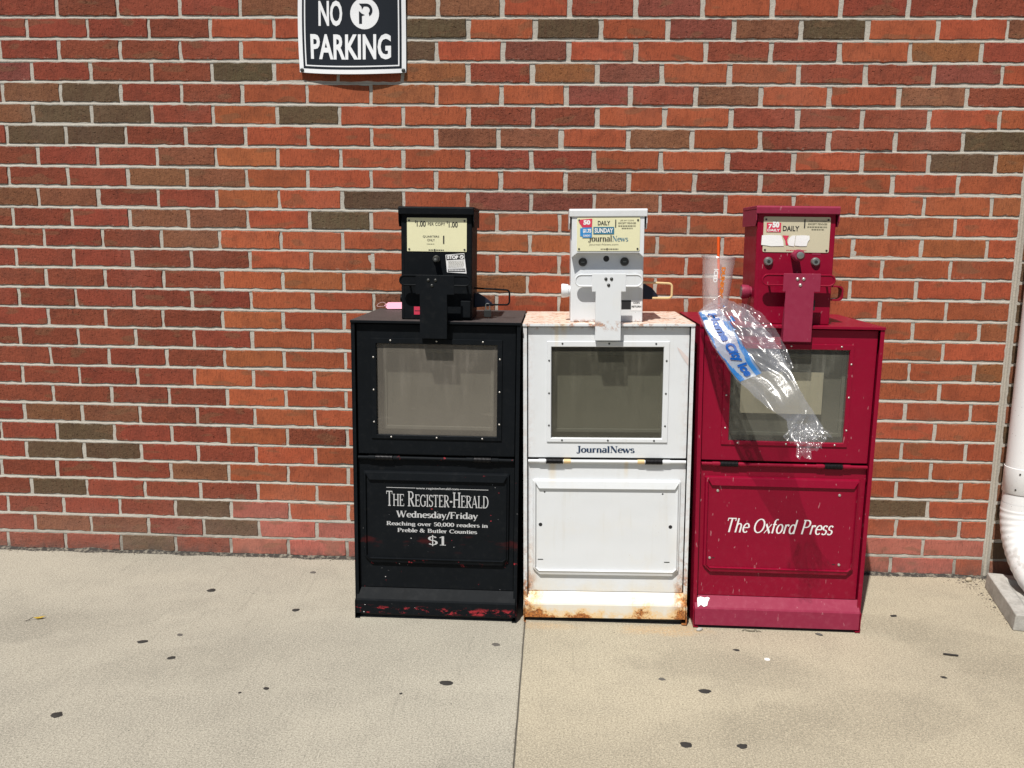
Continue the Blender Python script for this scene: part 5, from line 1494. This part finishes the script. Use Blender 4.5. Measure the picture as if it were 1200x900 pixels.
for i, (x, y, r_, lab) in enumerate(GUM):
    q = random.Random(i * 7 + 1)
    o = MB()
    n_ = 30; a0 = q.uniform(0, 6)
    asp = q.uniform(.55, .9)
    ring1 = []; ring2 = []
    for k in range(n_):
        a = k / n_ * 6.2832
        rr = r_ * (1 + .34 * noise.noise((math.cos(a) * 1.3, math.sin(a) * 1.3, i * 3.3)) + .12 * noise.noise((math.cos(a) * 4, math.sin(a) * 4, i)))
        px_, py_ = rr * math.cos(a), rr * asp * math.sin(a)
        ring1.append((px_, py_, .0004)); ring2.append((px_ * .86, py_ * .86, .0015))
    o.loft([ring1, ring2], True, False, True)
    ob = o.build('gum_spot', M_gum2 if i in (8, 12, 10, 3) else M_gum, None, smooth=True)
    ob.location = (x, y, 0); ob.rotation_euler = (0, 0, q.uniform(-.4, .4))
    tag(ob, lab, 'gum spot', 'gum spots trodden into the pavement')
lf = empty('leaf', (.2014, -.5667, .0012), (0, 0, .35)); tag(lf, 'small curled yellow leaf with a brown stem on the grey slab', 'leaf')
m = MB(); pts = [(-.016, 0), (-.006, .0055), (.006, .006), (.018, 0), (.006, -.005), (-.006, -.0045)]
m.loft([[(x, y, .003 + 12 * x * x) for x, y in pts], [(x, y, .0036 + 12 * x * x) for x, y in pts]], True, True, True)
m.build('blade', flat('yellow_leaf', (.45, .30, .02), .6, grain=.4), lf)
MB().tube([(-.016, 0, .006), (-.026, -.004, .002), (-.034, -.010, .0012)], .0010, 6).build('stem', M_gum, lf)
tw = MB().tube([(-.019, .001, .003), (0, -.001, .0035), (.019, 0, .003)], .0026, 8).build('twig', M_gum, None, smooth=True)
tw.location = (2.8306, -.6043, .0005); tw.rotation_euler = (0, 0, -.18); tag(tw, 'short straight black twig lying on the tan slab', 'twig')
def pebble(loc, s_, mat, lab, seed, gp=None):
    q = random.Random(seed); bm = bmesh.new(); bmesh.ops.create_icosphere(bm, subdivisions=2, radius=1)
    for v in bm.verts:
        f = 1 + .25 * noise.noise(tuple(v.co * 1.3 + Vector((seed, 0, 0)))); v.co = Vector((v.co.x * s_[0] * f, v.co.y * s_[1] * f, max(-s_[2] * .7, v.co.z * s_[2] * f) + s_[2] * .7))
    me = bpy.data.meshes.new('pebble'); bm.to_mesh(me); bm.free(); me.materials.append(mat); me.shade_smooth()
    o = bpy.data.objects.new('pebble', me); COL.objects.link(o); o.location = loc; o.rotation_euler = (0, 0, q.uniform(-1, 1)); tag(o, lab, 'pebble', gp)
pebble((3.1374, -.0413, 0), (.012, .008, .008), flat('beige_pebble', (.42, .36, .26), .8), 'small beige pebble at the foot of the wall near the splash block', 5)
pebble((2.1548, -.4950, 0), (.012, .006, .005), flat('grey_pebble', (.40, .40, .38), .7), 'small grey chip by the left foot of the red box', 6)
pebble((2.5002, -.4990, 0), (.011, .005, .003), flat('dark_chip', (.08, .075, .07), .8), 'flat dark chip below the kick plate of the red box', 8)
m = MB()
for i in range(5):
    a = i * .5
    m.tube([(-.02 + .01 * i, .004 * math.sin(i), .002), (-.012 + .01 * i, .006 * math.cos(i * 2), .005), (-.002 + .009 * i, .004 * math.sin(i * 3), .002)], .0014, 6)
o = m.build('weed_scrap', flat('dry_weed', (.22, .20, .15), .9), None); o.location = (2.300, -.492, .0); tag(o, 'tangle of dry grey weed stems at the foot of the red box', 'dry weed')
m = MB(); m.cyl((0, 0, 0), (0, 0, 1), .008, .0012, 7); o = m.build('paint_fleck', M_paper, None); o.location = (2.3112, -.6649, .0003); tag(o, 'tiny white paint fleck on the tan slab before the red box', 'paint fleck')
